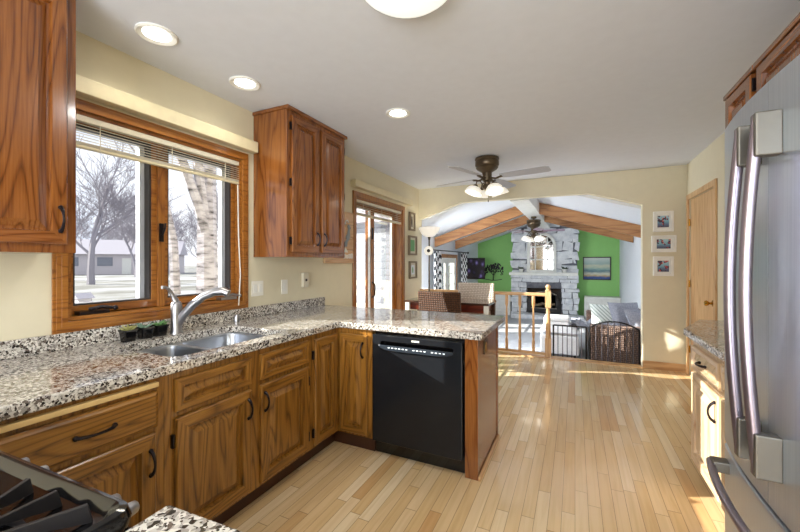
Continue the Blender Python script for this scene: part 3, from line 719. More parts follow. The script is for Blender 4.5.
fh = MB(); fh.tube([(fx(y) - .046 - .012 * (1 - ((y - FM) / .36) ** 2), y, .575) for y in [.99 + .70 * k / 16 for k in range(17)]], .013, 10); fhn = fh.build('handle', M['handle_metal'], fz, smooth=True)
for y in (1.01, 1.67): MB().box(fx(y) - .048, fx(y) + .003, y - .03, y + .02, .558, .595).build('handle_mount', M['mount'], fz, bevel=.004)
MB().box(fx(SEAM) + .0008, .56, SEAM - .0014, SEAM + .0014, .65, 1.78).build('seam_shade_strip', M['rubber'], FR)  # dark strip added to stand in for shade in the door gap
MB().box(.56, .62, 1.62, 1.72, 1.765, 1.80).build('hinge_cover', M['blackmetal'], FR, bevel=.004)
for ax in 'xyz': M['wash_oak_' + ax] = oak('painted_glare_oak_' + ax, srgb(224, 200, 168), srgb(208, 178, 140), srgb(176, 138, 98), ax, rough=.35, ring=5)  # sun glare on the right cabinet put into a paler oak colour
# right base cabinet and counter
RC = thing('right_base_cabinet', 'oak base cabinet with drawer and door between the refrigerator and oak door', 'cabinet', (.9, 2.4, 0))
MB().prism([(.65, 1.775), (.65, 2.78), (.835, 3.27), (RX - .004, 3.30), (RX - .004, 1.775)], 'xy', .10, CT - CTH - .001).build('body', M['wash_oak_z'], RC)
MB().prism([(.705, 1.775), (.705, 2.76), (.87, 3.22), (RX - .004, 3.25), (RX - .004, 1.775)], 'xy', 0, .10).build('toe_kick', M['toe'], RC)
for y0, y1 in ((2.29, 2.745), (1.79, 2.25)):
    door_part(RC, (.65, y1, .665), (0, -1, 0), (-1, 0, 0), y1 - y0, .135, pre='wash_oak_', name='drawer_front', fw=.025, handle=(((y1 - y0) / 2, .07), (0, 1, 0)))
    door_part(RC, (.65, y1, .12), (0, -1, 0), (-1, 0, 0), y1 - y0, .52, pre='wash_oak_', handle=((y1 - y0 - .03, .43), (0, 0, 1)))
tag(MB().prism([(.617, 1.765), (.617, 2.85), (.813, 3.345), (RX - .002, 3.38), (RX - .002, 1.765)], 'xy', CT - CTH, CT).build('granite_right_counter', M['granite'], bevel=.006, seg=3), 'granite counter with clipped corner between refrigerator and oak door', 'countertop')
def upper_r(label, y0, y1, z0, z1, doors, x=.70):
    t = thing('upper_cabinet', label, 'cabinet', (.95, (y0 + y1) / 2, z0))
    MB().box(x, RX - .002, y0, y1, z0, z1).build('body', M['oak_up_z'], t)
    MB().box(x - .022, RX - .002, y0, y1, z1 - .02, z1 + .004).build('crown', M['oak_up_y'], t, bevel=.004)
    for a, b in doors:
        door_part(t, (x, b, z0 + .02), (0, -1, 0), (-1, 0, 0), b - a, z1 - z0 - .045, pre='oak_up_', fw=.045)
        hinge(t, (x, a - .01, z1 - .075), (-1, 0, 0), (0, 1, 0))
upper_r('narrow oak wall cabinet past the far side of the refrigerator top', 2.045, 2.385, 1.60, 2.132, [(2.075, 2.365)])
upper_r('wide oak cabinet mounted directly above the stainless refrigerator', .95, 2.042, 1.83, 2.132, [(1.50, 2.015), (.97, 1.46)])

# ------------------------------------------------------------ ceiling fixtures
M['lamp'] = emit('lit_lens', (1, .96, .88, 1), 6.0)
M['shade'] = emit('lit_shade', (1, .90, .70, 1), .42)
M['dome'] = emit('lit_dome', (.94, 1, .93, 1), .62)
for (x, y), lb in zip([(-1.889, 1.129), (-1.899, 1.68), (-1.224, 2.524)], ['round recessed ceiling light closest to the left front wall cabinet', 'round recessed ceiling light beside the top of the two-door wall cabinet', 'round recessed ceiling light farther out over the granite peninsula']):
    t = thing('recessed_light', lb, 'ceiling light', (x, y, CZ), 0, 'recessed ceiling lights')
    MB().lathe([(.093, 0), (.093, -.006), (.086, -.010), (.066, -.004), (.060, -.001)], (x, y, CZ - .0005), 28, cap0=False, cap1=False).build('trim_ring', M['white'], t, smooth=True)
    MB().lathe([(.062, -.003), (.05, -.007), (.001, -.009)], (x, y, CZ - .0005), 24).build('lens', M['lamp'], t, smooth=True)
    light('recessed_lamp', 'SPOT', (x, y, CZ - .02), 9, (1, .93, .80), spot_size=math.radians(150), spot_blend=.8, shadow_soft_size=.05, aim=(0, 0, -1))
DX, DY = -.61, 1.335
dm = thing('dome_light', 'round frosted dome light on the ceiling at the top edge of the photo', 'ceiling light', (DX, DY, CZ))
MB().lathe([(.16, 0), (.17, -.012), (.165, -.02)], (DX, DY, CZ - .001), 30).build('base_ring', M['brass'], dm, smooth=True)
MB().lathe([(.195, -.012), (.198, -.02), (.19, -.035), (.165, -.055), (.12, -.072), (.06, -.082), (.001, -.085)], (DX, DY, CZ), 36).build('dome_shade', M['dome'], dm, smooth=True)
MB().lathe([(.194, -.010), (.2005, -.012), (.2005, -.020), (.196, -.022)], (DX, DY, CZ), 36, cap0=False, cap1=False).build('rim', M['brass'], dm, smooth=True)
light('dome_lamp', 'SPOT', (DX, DY, CZ - .088), 22, (1, .98, .94), spot_size=math.radians(170), spot_blend=.6, shadow_soft_size=.02, aim=(0, 0, -1))

def ceiling_fan(name, label, x, y, ztop, rad, angles, droop, lampE, stem=0):
    t = thing(name, label, 'ceiling fan', (x, y, ztop)); z = ztop
    if stem:
        MB().lathe([(.05, 0), (.05, -.03), (.014, -.05), (.014, -stem - .01)], (x, y, z - .001), 16).build('down_rod', M['fan_bronze'], t, smooth=True); z -= stem
    bd = MB(); bd.lathe([(.10, 0), (.128, -.005), (.132, -.02), (.122, -.032), (.126, -.04), (.128, -.085), (.116, -.10), (.120, -.11), (.108, -.128), (.07, -.15), (.052, -.165), (.05, -.25), (.03, -.265), (.028, -.295), (.05, -.30), (.056, -.315), (.046, -.335), (.018, -.35)], (x, y, z - .001), 28); bd.build('motor_housing', M['fan_bronze'], t, smooth=True)
    for a in angles:
        a = math.radians(a); U = Vector((math.cos(a), math.sin(a), 0)); Vd = Vector((-U.y, U.x, -.20)).normalized(); c = Vector((x, y, z - .225))
        br = MB(); br.tube([c + U * .04, c + U * .10 + Vector((0, 0, -.012)), c + U * .17 + Vector((0, 0, .004))], [.011, .009, .012], 8, flat=2.0); ir = br.build('blade_iron', M['fan_bronze'], t, smooth=True)
        prof = [(.15, .045), (.18, .052), (.30, .060), (.50, .066), (rad - .03, .064), (rad, .045)]
        Nn = U.cross(Vd).normalized() * .003
        top = [c + U * r + Vd * w + Vector((0, 0, .008)) for r, w in prof] + [c + U * r - Vd * w + Vector((0, 0, .008)) for r, w in reversed(prof)]
        bb = MB(); bb.loft([[p - Nn for p in top], [p + Nn for p in top]]); bb.build('blade', M['blade'], t)
    for k in range(4 if not stem else 4):
        a = math.radians(40 + 90 * k); U = Vector((math.cos(a), math.sin(a), 0)); c = Vector((x, y, z - .31))
        ar = MB(); ar.tube([c + U * .045, c + U * .08 + Vector((0, 0, .05)), c + U * .12 + Vector((0, 0, .045)), c + U * .135 + Vector((0, 0, .0))], .006, 8); am = ar.build('lamp_arm', M['fan_bronze'], t, smooth=True)
        ax = (U * .35 + Vector((0, 0, -1))).normalized(); h = c + U * .135 + Vector((0, 0, -.002))
        MB().lathe([(.018, -.008), (.026, .0), (.03, .014), (.024, .016)], h, 14, ax).build('lamp_cap', M['fan_bronze'], am, smooth=True)
        MB().lathe([(.026, .012), (.062, .026), (.085, .055), (.094, .090), (.092, .091), (.082, .056), (.058, .029)], h, 18, ax, cap0=False, cap1=False).build('glass_shade', M['shade'], am, smooth=True)
        MB().ball(h + ax * .050, .026).build('bulb', M['lamp'], am, smooth=True)
        light(name + '_lamp', 'SPOT', h + ax * .082, lampE / 4, (1, .93, .80), spot_size=math.radians(150), spot_blend=.6, shadow_soft_size=.02, aim=(0, 0, -1))
    ch = MB(); ch.tube([(x + .02, y - .03, z - .33), (x + .02, y - .03, z - .47)], .0015, 5); ch.ball((x + .02, y - .03, z - .48), .006, .006, .012); ch.build('pull_chain', M['fan_bronze'], t, smooth=True)
    return t
M['blade'] = plain('pale_blade', srgb(176, 178, 186), .35)
ceiling_fan('ceiling_fan', 'bronze flush-mount ceiling fan with lit glass shades over the dining area', -.87, 4.03, CZ, .66, (75, 163, 251, 349), 0, 14)

# ------------------------------------------------------------ pictures
def beach(name, seed):
    t = NT(name); v = t.coords((1, 1, 1), kind='Generated'); sp = t.new('SeparateXYZ'); t.l(v, sp.inputs[0])
    n = t.new('TexNoise', Scale=3.2, Detail=2.0, noise_dimensions='4D'); t.l(v, n.inputs['Vector']); n.inputs['W'].default_value = seed
    bg = t.ramp(sp.outputs[2], [(0, srgb(70, 60, 80)), (.3, srgb(96, 120, 150)), (.5, srgb(120, 170, 190)), (1, srgb(170, 204, 214))])
    bl_ = t.math('GREATER_THAN', n.outputs['Fac'], .53)
    n2 = t.new('TexVoronoi', Scale=5.0); t.l(v, n2.inputs['Vector'])
    fig = t.ramp(n2.outputs['Distance'], [(.1, srgb(214, 160, 130)), (.3, srgb(190, 60, 66)), (.55, srgb(60, 50, 70))])
    t.l(t.mix(bl_, bg, fig), t.b.inputs['Base Color']); t.set(Roughness=.4); return t.m
def frame(name, label, x0, x1, z0, z1, y, seed, fw, mat, group):
    t = thing(name, label, 'picture', ((x0 + x1) / 2, y, z0), 0, group)
    MB().plate(rect(x0, x1, z0, z1), [rect(x0 + fw, x1 - fw, z0 + fw, z1 - fw)], 'xz', y, y - .035).build('frame', mat, t, bevel=.003)
    MB().box(x0 + fw - .002, x1 - fw + .002, y - .012, y - .002, z0 + fw - .002, z1 - fw + .002).build('mat_board', M['white'], t)
    a = .22 * (x1 - x0); b = .22 * (z1 - z0)
    MB().box(x0 + a, x1 - a, y - .0135, y - .012, z0 + b, z1 - b).build('photo_print', beach('photo_print_%d' % seed, seed), t)
frame('picture_frame', 'white-framed upright family photo, topmost of three right of the opening', .852, 1.055, 1.66, 1.905, BY - .001, 1, .03, M['white'], 'white frames right of the opening')
frame('picture_frame', 'white-framed sideways family photo, middle of three right of the opening', .835, 1.08, 1.415, 1.615, BY - .001, 2, .03, M['white'], 'white frames right of the opening')
frame('picture_frame', 'white-framed upright family photo, lowest of three right of the opening', .852, 1.055, 1.13, 1.365, BY - .001, 3, .03, M['white'], 'white frames right of the opening')
M['picgrey'] = plain('picture_grey', srgb(120, 112, 104), .5); M['picgreen'] = plain('picture_green', srgb(104, 160, 104), .5); M['picfig'] = plain('picture_figure', srgb(60, 48, 44), .5); M['frmbrown'] = plain('frame_taupe', srgb(128, 112, 88), .5)
for (z0, z1, y0, y1), lb, inner in (((1.765, 2.04, 4.93, 5.12), 'taupe framed print with dark figure, top of three beside the patio door', 'picgrey'), ((1.40, 1.69, 4.91, 5.19), 'taupe framed green print, middle of three beside the patio door', 'picgreen'), ((1.05, 1.31, 4.93, 5.19), 'taupe framed print with small green spot, lowest of three beside the patio door', 'wallwhite')):
    t = thing('small_picture', lb, 'picture', (WX, (y0 + y1) / 2, z0), 0, 'small taupe frames beside the patio door')
    MB().plate(rect(y0, y1, z0, z1), [rect(y0 + .025, y1 - .025, z0 + .025, z1 - .025)], 'yz', WX + .001, WX + .035).build('frame', M['frmbrown'], t, bevel=.003)
    MB().box(WX + .002, WX + .012, y0 + .022, y1 - .022, z0 + .022, z1 - .022).build('mat_board', M['slat'], t)
    MB().box(WX + .012, WX + .0135, y0 + .06, y1 - .06, z0 + .06, z1 - .06).build('print', M[inner], t)
    if inner != 'picgreen': MB().ball((WX + .014, (y0 + y1) / 2, (z0 + z1) / 2), .002, .022, .05).build('print_figure', M['picfig' if inner == 'picgrey' else 'picgreen'], t)

# ------------------------------------------------------------ dining corner
M['tabletop'] = oak('dark_table_top', srgb(84, 62, 50), srgb(60, 42, 34), srgb(34, 24, 20), 'x', rough=.1, coat=.6)
M['apron'] = oak('red_brown_apron', srgb(126, 52, 26), srgb(98, 34, 16), srgb(58, 18, 8), 'x')
TB = thing('dining_table', 'dark glossy dining table with red-brown apron between two wicker chairs', 'table', (-1.53, 4.78, 0))
MB().box(-2.10, -.96, 4.54, 5.03, .752, .78).build('tabletop', M['tabletop'], TB, bevel=.004)
for a in ((-2.04, -1.02, 4.585, 4.605), (-2.04, -1.02, 4.965, 4.985), (-2.05, -2.03, 4.60, 4.97), (-1.03, -1.01, 4.60, 4.97)): MB().box(*a, .655, .752).build('apron', M['apron'], TB)
for x in (-2.065, -.995):
    for y in (4.575, 4.995):
        lg = MB(); lg.loft([[(x + sx * h, y + sy * h, z) for sx, sy in ((-1, -1), (1, -1), (1, 1), (-1, 1))] for h, z in ((.018, 0), (.028, .6), (.028, .752))]); lg.build('leg', M['white'] if y < 4.7 else M['tabletop'], TB)
def wicker_chair(label, x, y, rz, wm, lm, top):
    t = thing('wicker_chair', label, 'chair', (x, y, 0), rz, 'wicker dining chairs')   # local: back at y=-.22, seat to +y
    w = .255
    MB().box(-w + .02, w - .02, -.20, .24, .42, .475).build('seat', wm, t, bevel=.02, local=True, seg=3)
    bk = MB(); rings = []
    for k in range(9):
        q = k / 8; z = .46 + (top - .46) * q; yy = -.20 - .05 * q; th = .022
        ring = []
        for i in range(11): xx = -w + 2 * w * i / 10; ring.append((xx, yy - .02 * (1 - (xx / w) ** 2) - th, z))
        for i in reversed(range(11)): xx = -w + 2 * w * i / 10; ring.append((xx, yy - .02 * (1 - (xx / w) ** 2) + th, z))
        rings.append(ring)
    bk.loft(rings); bk.build('backrest', wm, t, bevel=.008, local=True)
    for sx in (-1, 1):
        for yy, yb in ((-.19, -.24), (.21, .22)):
            MB().tube([(sx * (w - .05), yy, .425), (sx * (w - .045), yb, 0)], [.022, .016], 8).build('leg', lm, t, smooth=True, local=True)
    for sx in (-1, 1): MB().tube([(sx * (w - .047), -.21, .2), (sx * (w - .047), .21, .2)], .010, 8).build('stretcher', lm, t, local=True)
    return t
M['chairleg'] = plain('dark_chair_leg', srgb(64, 40, 26), .4); M['chairlegw'] = plain('whitewashed_leg', srgb(212, 198, 182), .5)
wicker_chair('brown wicker dining chair with its back towards the peninsula', -1.42, 4.26, 0, M['wicker'], M['chairleg'], .955)
wicker_chair('whitewashed wicker dining chair on the far side of the dark table', -1.275, 4.93, PI, M['wickerwhite'], M['chairlegw'], 1.0)
# floor lamp
FLm = thing('floor_lamp', 'tall dark floor lamp with glowing bowl shade in the dining corner', 'lamp', (-1.98, 5.16, 0))
lx, ly = -1.98, 5.16
MB().lathe([(.12, 0), (.12, .012), (.10, .024), (.03, .034), (.014, .05)], (lx, ly, .0005), 24).build('base', M['blackmetal'], FLm, smooth=True)
MB().lathe([(.012, .04), (.011, 1.0), (.014, 1.01), (.011, 1.02), (.011, 1.62), (.02, 1.66), (.03, 1.69)], (lx, ly, 0), 12).build('pole', M['fan_bronze'], FLm, smooth=True)
MB().lathe([(.03, 1.675), (.075, 1.69), (.12, 1.73), (.15, 1.79), (.158, 1.815), (.15, 1.815), (.11, 1.74), (.02, 1.70)], (lx, ly, 0), 28).build('bowl_shade', M['shade'], FLm, smooth=True)
rl = MB(); rl.tube([(lx, ly - .012, 1.46), (lx + .02, ly - .06, 1.465)], .006, 6); ra = rl.build('reading_arm', M['fan_bronze'], FLm)
MB().lathe([(.03, 0), (.055, .02), (.066, .05), (.060, .05), (.05, .022), (.026, .004)], (lx + .012, ly - .06, 1.465), 20, (.42, -.9, 0)).build('reading_shade', M['shade'], ra, smooth=True)
MB().ball((lx + .024, ly - .09, 1.465), .026).build('reading_bulb', M['blackmetal'], ra, smooth=True)
light('floor_lamp_lamp', 'POINT', (lx, ly, 1.765), 1.2, (1, .88, .66), shadow_soft_size=.025)

# railing in the opening
RLG = thing('stair_railing', 'light oak railing with turned balusters at the edge of the sunken room', 'railing', (-.33, 5.37, 0))
MB().box(-2.21, -.36, 5.345, 5.395, .83, .875).build('handrail', M['pale_oak_x'], RLG, bevel=.008)
MB().box(-2.21, -.36, 5.35, 5.39, .03, .06).build('bottom_rail', M['pale_oak_x'], RLG, bevel=.004)
x = -.52
while x > -2.15:
    MB().lathe([(.021, .06), (.021, .20), (.013, .23), (.018, .26), (.019, .32), (.013, .58), (.011, .66), (.016, .68), (.021, .70), (.021, .83)], (x, 5.37, 0), 12).build('baluster', M['pale_oak_z'], RLG, smooth=True); x -= .18
nw = MB(); nw.box(-.368, -.292, 5.332, 5.408, 0, .26); nw.lathe([(.03, .26), (.036, .29), (.03, .31), (.033, .35), (.026, .60), (.022, .66), (.034, .68)], (-.33, 5.37, 0), 16); nw.box(-.366, -.294, 5.334, 5.406, .68, .90)
nw.lathe([(.03, .90), (.038, .91), (.02, .925), (.03, .945), (.034, .962), (.024, .985), (.001, .992)], (-.33, 5.37, 0), 16); nw.build('newel_post', M['pale_oak_z'], RLG, smooth=True)

# metal gates
def gate(label, x0, x1, ztop, arch, y, n, group):
    t = thing('metal_gate', label, 'gate', ((x0 + x1) / 2, y, FZ), 0, group); zb = FZ + .06
    def zt(x): return ztop + arch * math.sin(PI * (x - x0) / (x1 - x0)) ** .8
    fr = MB(); fr.tube([(x0, y, FZ), (x0, y, zt(x0))] , .011, 8); fr.tube([(x1, y, FZ), (x1, y, zt(x1))], .011, 8)
    fr.tube([(x0 + (x1 - x0) * k / 16, y, zt(x0 + (x1 - x0) * k / 16) ) for k in range(17)], .010, 8); fr.tube([(x0, y, zb), (x1, y, zb)], .009, 8)
    fr.build('frame', M['blackmetal'], t, smooth=True)
    for k in range(1, n + 1):
        xx = x0 + (x1 - x0) * k / (n + 1); MB().tube([(xx, y, zb), (xx, y, zt(xx))], .006, 6).build('bar', M['gatebar'], t, smooth=True)
M['gatebar'] = plain('gate_bar', srgb(104, 98, 104), .35, .5)
gate('straight-topped black metal gate panel beside the newel post', -.27, .135, .425, 0, 5.50, 6, 'black metal gates')
gate('arched black metal gate in front of the woven sofa arm', .18, .74, .425, .095, 5.50, 7, 'black metal gates')

# ================================================================== SUNKEN FAMILY ROOM
tag(MB().box(-.85, -.585, 5.46, 10.33, 2.175, 2.47).build('ridge_beam', M['white'], bevel=.004), 'white ridge beam running along the peak of the vaulted ceiling', 'beam')
def rafter(label, y, xl, zl, xr, zr, d):
    b = MB().prism([(xl, zl), (xr, zr), (xr, zr + d), (xl, zl + d)], 'xz', y, y + .09).build('ceiling_beam', M['beam_x'], bevel=.003)
    tag(b, label, 'beam', 'brown beams under the vaulted ceiling')
rafter('brown ceiling beam sloping down left, closest to the dining room', 7.05, -2.59, 1.605, -.852, 2.185, .19)
rafter('brown ceiling beam sloping down left, farther towards the green wall', 8.25, -2.52, 1.60, -.852, 2.150, .19)
rafter('brown ceiling beam sloping down right, closest to the dining room', 7.05, .985, 1.69, -.583, 2.17, .20)
rafter('brown ceiling beam sloping down right, farther towards the green wall', 8.25, 1.01, 1.67, -.583, 2.15, .19)
M['blade'] = plain('plum_blade', srgb(150, 128, 144), .35)
ceiling_fan('ceiling_fan', 'dark ceiling fan with lit shades under the white ridge beam of the vaulted room', -.72, 7.5, 2.175, .55, (0, 72, 144, 216, 288), 0, 10, stem=.06)

# fireplace
CH = thing('stone_fireplace', 'whitewashed stone chimney with gas insert and raised hearth against the green wall', 'fireplace', (-.75, 10.4, FZ))
CX0, CX1, CY = -1.58, .08, 10.40
MB().prism([(CX0 + .03, FZ), (CX1 - .03, FZ), (CX1 - .03, vz(CX1) - .02), (RIDX, RIDZ - .02), (CX0 + .03, vz(CX0) - .02)], 'xz', CY + .03, FAR - .002).build('mortar', M['mortar'], CH)
random.seed(11)
st = MB(); z = FZ
IN = (-1.175, -.315, -.02, .615)
while z < 2.30:
    hgt = random.uniform(.09, .16) if z < .95 else random.uniform(.12, .24)
    x = CX0 - random.uniform(-.01, .02)
    while x < CX1 - .03:
        w = random.uniform(.14, .34) if z < .95 else random.uniform(.22, .52)
        xe = min(x + w, CX1 + random.uniform(-.02, .02))
        if CX1 - xe < .10: xe = CX1 + random.uniform(-.03, .03)
        x0_, x1_ = x, xe
        if z + hgt > IN[2] and z < IN[3]:
            if x0_ < IN[0] < x1_: x1_ = IN[0]
            elif x0_ < IN[1] < x1_: x0_ = IN[1]
            elif x0_ >= IN[0] and x1_ <= IN[1]: x = xe; continue
        if x1_ - x0_ > .03:
            j = lambda s=.02: random.uniform(-s, s)
            big = .06 if z > .95 else .014
            f = CY - random.uniform(.0, .025); g = .004
            a = [(x0_ + g + j(), f, z + g + j(big) * .6), (x1_ - g + j(), f + j(.01), z + g + j(big) * .6), (x1_ - g + j(big), f, z + hgt - g + j(big) * .6), (x0_ + g + j(big), f + j(.01), z + hgt - g + j(big) * .6)]
            a = [(p[0], p[1], min(p[2], vz(p[0]) - .012)) for p in a]
            if a[2][2] - a[1][2] < .015 or a[3][2] - a[0][2] < .015: x = xe; continue
            b = [(p[0], FAR - .01 if (x0_ <= CX0 + .05 or x1_ >= CX1 - .06) else CY + .05, p[2]) for p in a]
            st.loft([a, b])
        x = xe
    z += hgt
st.build('stonework', M['stone'], CH, bevel=.011)
MB().box(CX0 + .05, CX1 + .12, 9.98, CY + .02, FZ, -.065).build('hearth', M['stone'], CH, bevel=.015)
MB().box(CX0 - .02, CX1 - .01, 10.14, CY + .03, .945, 1.025).build('mantel', M['white'], CH, bevel=.012)
ins = MB().plate(rect(-1.165, -.325, -.05, .605), [rect(-1.03, -.46, .10, .43)], 'xz', CY - .03, CY + .03).build('insert_surround', M['black'], CH, bevel=.006)
MB().box(-1.16, -.33, CY + .03, CY + .036, -.05, .6).build('firebox_back', plain('firebox', srgb(20, 18, 17), .8), CH)
ar = MB(); pts = [(-1.06 + .63 * k / 16, CY - .04, .43 + .09 * math.sin(PI * k / 16)) for k in range(17)]; ar.tube(pts, .014, 8); ar.box(-1.06, -.43, CY - .045, CY - .03, .065, .085)
ar.build('arched_trim', M['picgrey'], ins, smooth=True)
for k, (x, zz, r) in enumerate(((-.9, .15, .10), (-.72, .19, -.2), (-.58, .16, .15))):
    MB().tube([(x - .10, CY + .0, zz - r * .1), (x + .10, CY + .01, zz + r * .2)], .032, 8).build('log', M['frmbrown'], CH, smooth=True)
# arched mirror
mr = thing('arched_mirror', 'white arched windowpane mirror standing on the stone mantel', 'mirror', (-.80, 10.33, 1.026))
def arch(hw, z0, zs, n=16): return [(-.80 - hw, z0), (-.80 + hw, z0)] + [(-.80 + hw * math.cos(PI * k / n), zs + hw * 1.0 * math.sin(PI * k / n)) for k in range(n + 1)]
MB().plate(arch(.36, 1.026, 1.72), [arch(.285, 1.09, 1.72)], 'xz', 10.30, 10.355).build('frame', M['white'], mr, bevel=.006)
MB().prism(arch(.30, 1.075, 1.72), 'xz', 10.335, 10.345).build('mirror_glass', plain('mirror', srgb(150, 146, 144), .05, 1.0), mr)
mu = MB()
for x in (-.95, -.65): mu.box(x - .012, x + .012, 10.31, 10.335, 1.09, 1.95)
for zz in (1.36, 1.70): mu.box(-1.08, -.52, 10.31, 10.335, zz - .012, zz + .012)
for k in range(1, 6):
    a = PI * k / 6; mu.bar((-.80 + .08 * math.cos(a), 10.322, 1.71 + .08 * math.sin(a)), (-.80 + .28 * math.cos(a), 10.322, 1.71 + .28 * math.sin(a)), .018, .018, up=(0, 1, 0))
mu.build('muntins', M['white'], mr)
for x, lb in ((-1.30, 'small green plant in white pot on the mantel left of the mirror'), (-.24, 'small green plant in white pot on the mantel right of the mirror')):
    t = thing('mantel_plant', lb, 'plant', (x, 10.22, 1.026), 0, 'plants on the mantel')
    MB().lathe([(.045, 0), (.06, .085), (.064, .09), (.054, .09), (.05, .07), (.001, .07)], (x, 10.22, 1.0265), 14).build('pot', M['white'], t, smooth=True)
    lf = MB(); random.seed(int(x * 100))
    for q in range(22):
        an = random.uniform(0, 2 * PI); d0 = Vector((math.cos(an) * .9, math.sin(an) * .9, random.uniform(.3, 1.2))).normalized() * random.uniform(.06, .12); b0 = Vector((x, 10.22, 1.10)); lf.tube([b0, b0 + d0 * .6, b0 + d0], [.006, .014, .002], 6)
    lf.build('leaves', plain('dark_leaf', srgb(52, 70, 50), .6), t, smooth=True)
# tree wall art
random.seed(5)
ta = MB(); lv_ = MB()
def twig(p, a, L, r, dep):
    q = (p[0] + math.cos(a) * L, p[1] + math.sin(a) * L)
    ta.tube([(p[0], FAR - .012, p[1]), ((p[0] + q[0]) / 2 + random.uniform(-.01, .01), FAR - .014, (p[1] + q[1]) / 2), (q[0], FAR - .012, q[1])], [r, r * .85, r * .7], 6)
    for k in range(2 if dep < 4 else 0):
        lv_.ball((q[0] + random.uniform(-.03, .03), FAR - .014, q[1] + random.uniform(-.03, .03)), .015, .005, .026, 8, 5)
    if dep > 0:
        for s in (-1, 0, 1) if dep > 2 else (-1, 1): twig(q, a + s * random.uniform(.35, .75), L * random.uniform(.66, .85), r * .7, dep - 1)
TA = thing('tree_wall_art', 'black metal tree silhouette hung on the green wall left of the fireplace', 'wall art', (-2.15, FAR, .72))
twig((-2.15, .76), PI / 2, .15, .014, 4)
ta.tube([(-2.40, FAR - .012, .80), (-2.2, FAR - .012, .765), (-2.05, FAR - .012, .77), (-1.9, FAR - .012, .80)], .009, 6)
ta.build('branches', M['blackmetal'], TA); lv_.build('leaves', M['blackmetal'], TA)
# painting
def seascape():
    t = NT('seascape_print'); v = t.coords(kind='Generated'); sp = t.new('SeparateXYZ'); t.l(v, sp.inputs[0])
    n = t.new('TexNoise', Scale=4.0, Detail=4.0); mp = t.new('Mapping'); mp.inputs['Scale'].default_value = (1, 1, 4); t.l(v, mp.inputs['Vector']); t.l(mp.outputs[0], n.inputs['Vector'])
    z = t.math('ADD', sp.outputs[2], t.math('MULTIPLY', t.math('SUBTRACT', n.outputs['Fac'], .5), .22))
    t.l(t.ramp(z, [(0, srgb(40, 66, 130)), (.10, srgb(60, 90, 150)), (.16, srgb(190, 160, 110)), (.24, srgb(206, 208, 190)), (.38, srgb(96, 130, 140)), (.48, srgb(150, 178, 170)), (.62, srgb(206, 206, 180)), (.72, srgb(160, 184, 180)), (1, srgb(214, 220, 212))]), t.b.inputs['Base Color'])
    t.set(Roughness=.6); return t.m
PN = thing('seascape_painting', 'framed seascape painting on the green wall right of the fireplace', 'picture', (.51, FAR, .83))
MB().plate(rect(.19, .83, .83, 1.43), [rect(.215, .805, .855, 1.405)], 'xz', FAR - .04, FAR - .001).build('frame', plain('frame_dark', srgb(56, 50, 46), .4), PN)
MB().box(.21, .81, FAR - .03, FAR - .01, .85, 1.41).build('canvas', seascape(), PN)
# built-in white cabinets either side
for a, b, lb in ((-2.59, -1.61, 'low white built-in cabinet left of the stone fireplace'), (.215, 1.01, 'low white built-in cabinet right of the stone fireplace')):
    t = thing('built_in_cabinet', lb, 'cabinet', ((a + b) / 2, 10.6, FZ), 0, 'white built-ins beside the fireplace')
    MB().box(a, b, 10.44, FAR - .002, FZ, .385).build('body', M['white'], t); MB().box(a, b, 10.41, FAR - .002, .386, .42).build('top', M['white'], t, bevel=.004)
    w = (b - a) / 2
    for k in (0, 1):
        d = panel_mb((a + k * w + .02, 10.44, FZ + .08), (1, 0, 0), (0, -1, 0), w - .04, .44).build('door', [M['white'], M['white']], t)
        MB().ball((a + (w - .06 if k == 0 else w + .06), 10.41, .2), .014).build('knob', M['steel'], d, smooth=True)
def tv_reflection():  # purple reflection painted onto the screen as a faint glow
    t = NT('tv_painted_reflection'); n = t.new('TexVoronoi', Scale=3.0); t.l(t.coords(kind='Generated'), n.inputs['Vector'])
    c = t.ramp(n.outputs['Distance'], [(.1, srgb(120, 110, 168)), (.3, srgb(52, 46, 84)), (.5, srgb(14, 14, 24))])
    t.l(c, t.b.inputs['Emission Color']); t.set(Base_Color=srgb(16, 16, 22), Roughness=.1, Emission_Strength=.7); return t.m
# tv in the corner
TV = thing('television', 'black flat television angled in the corner left of the green wall', 'television', (-2.40, 9.6, .84))
a = math.radians(22); U = Vector((math.cos(a), math.sin(a), 0)); Nn = Vector((U.y, -U.x, 0)); c = Vector((-2.39, 9.60, 1.125))
MB().obox(c, U, (0, 0, 1), Nn, .52, .56, .05).build('casing', M['black'], TV, bevel=.006)
MB().obox(c + Nn * .0265, U, (0, 0, 1), Nn, .47, .49, .003).build('screen', tv_reflection(), TV)
MB().tube([c - Nn * .02, c - Nn * .10 + Vector((-.02, 0, 0)), Vector((FLX + .002, 9.70, 1.125))], .02, 8).build('wall_arm', M['blackmetal'], TV)
# french doors and curtains
d3 = sempty('door_3', (FLX, (FD0 + FD1) / 2, FZ))
MB().plate(rect(FD0 - .06, FD1 + .06, FZ, FDZ + .08), [rect(FD0, FD1, FZ + .005, FDZ)], 'yz', FLX, FLX + .02).build('casing', M['beam_y'], d3)
md = (FD0 + FD1) / 2
for a, b in ((FD0 + .004, md - .002), (md + .002, FD1 - .004)):
    lf = MB().plate(rect(a, b, FZ + .01, FDZ - .004), [rect(a + .10, b - .10, FZ + .22, FDZ - .11)], 'yz', FLX - .05, FLX - .01).build('door_leaf', M['white'], d3, bevel=.003)
    MB().box(FLX - .032, FLX - .028, a + .09, b - .09, FZ + .21, FDZ - .10).build('pane', M['glass'], lf)
    g = MB()
    for q in range(1, 5): zz = FZ + .22 + (FDZ - .11 - FZ - .22) * q / 5; g.box(FLX - .042, FLX - .018, a + .10, b - .10, zz - .008, zz + .008)
    g.box(FLX - .042, FLX - .018, (a + b) / 2 - .008, (a + b) / 2 + .008, FZ + .22, FDZ - .11); g.build('muntins', M['white'], lf)
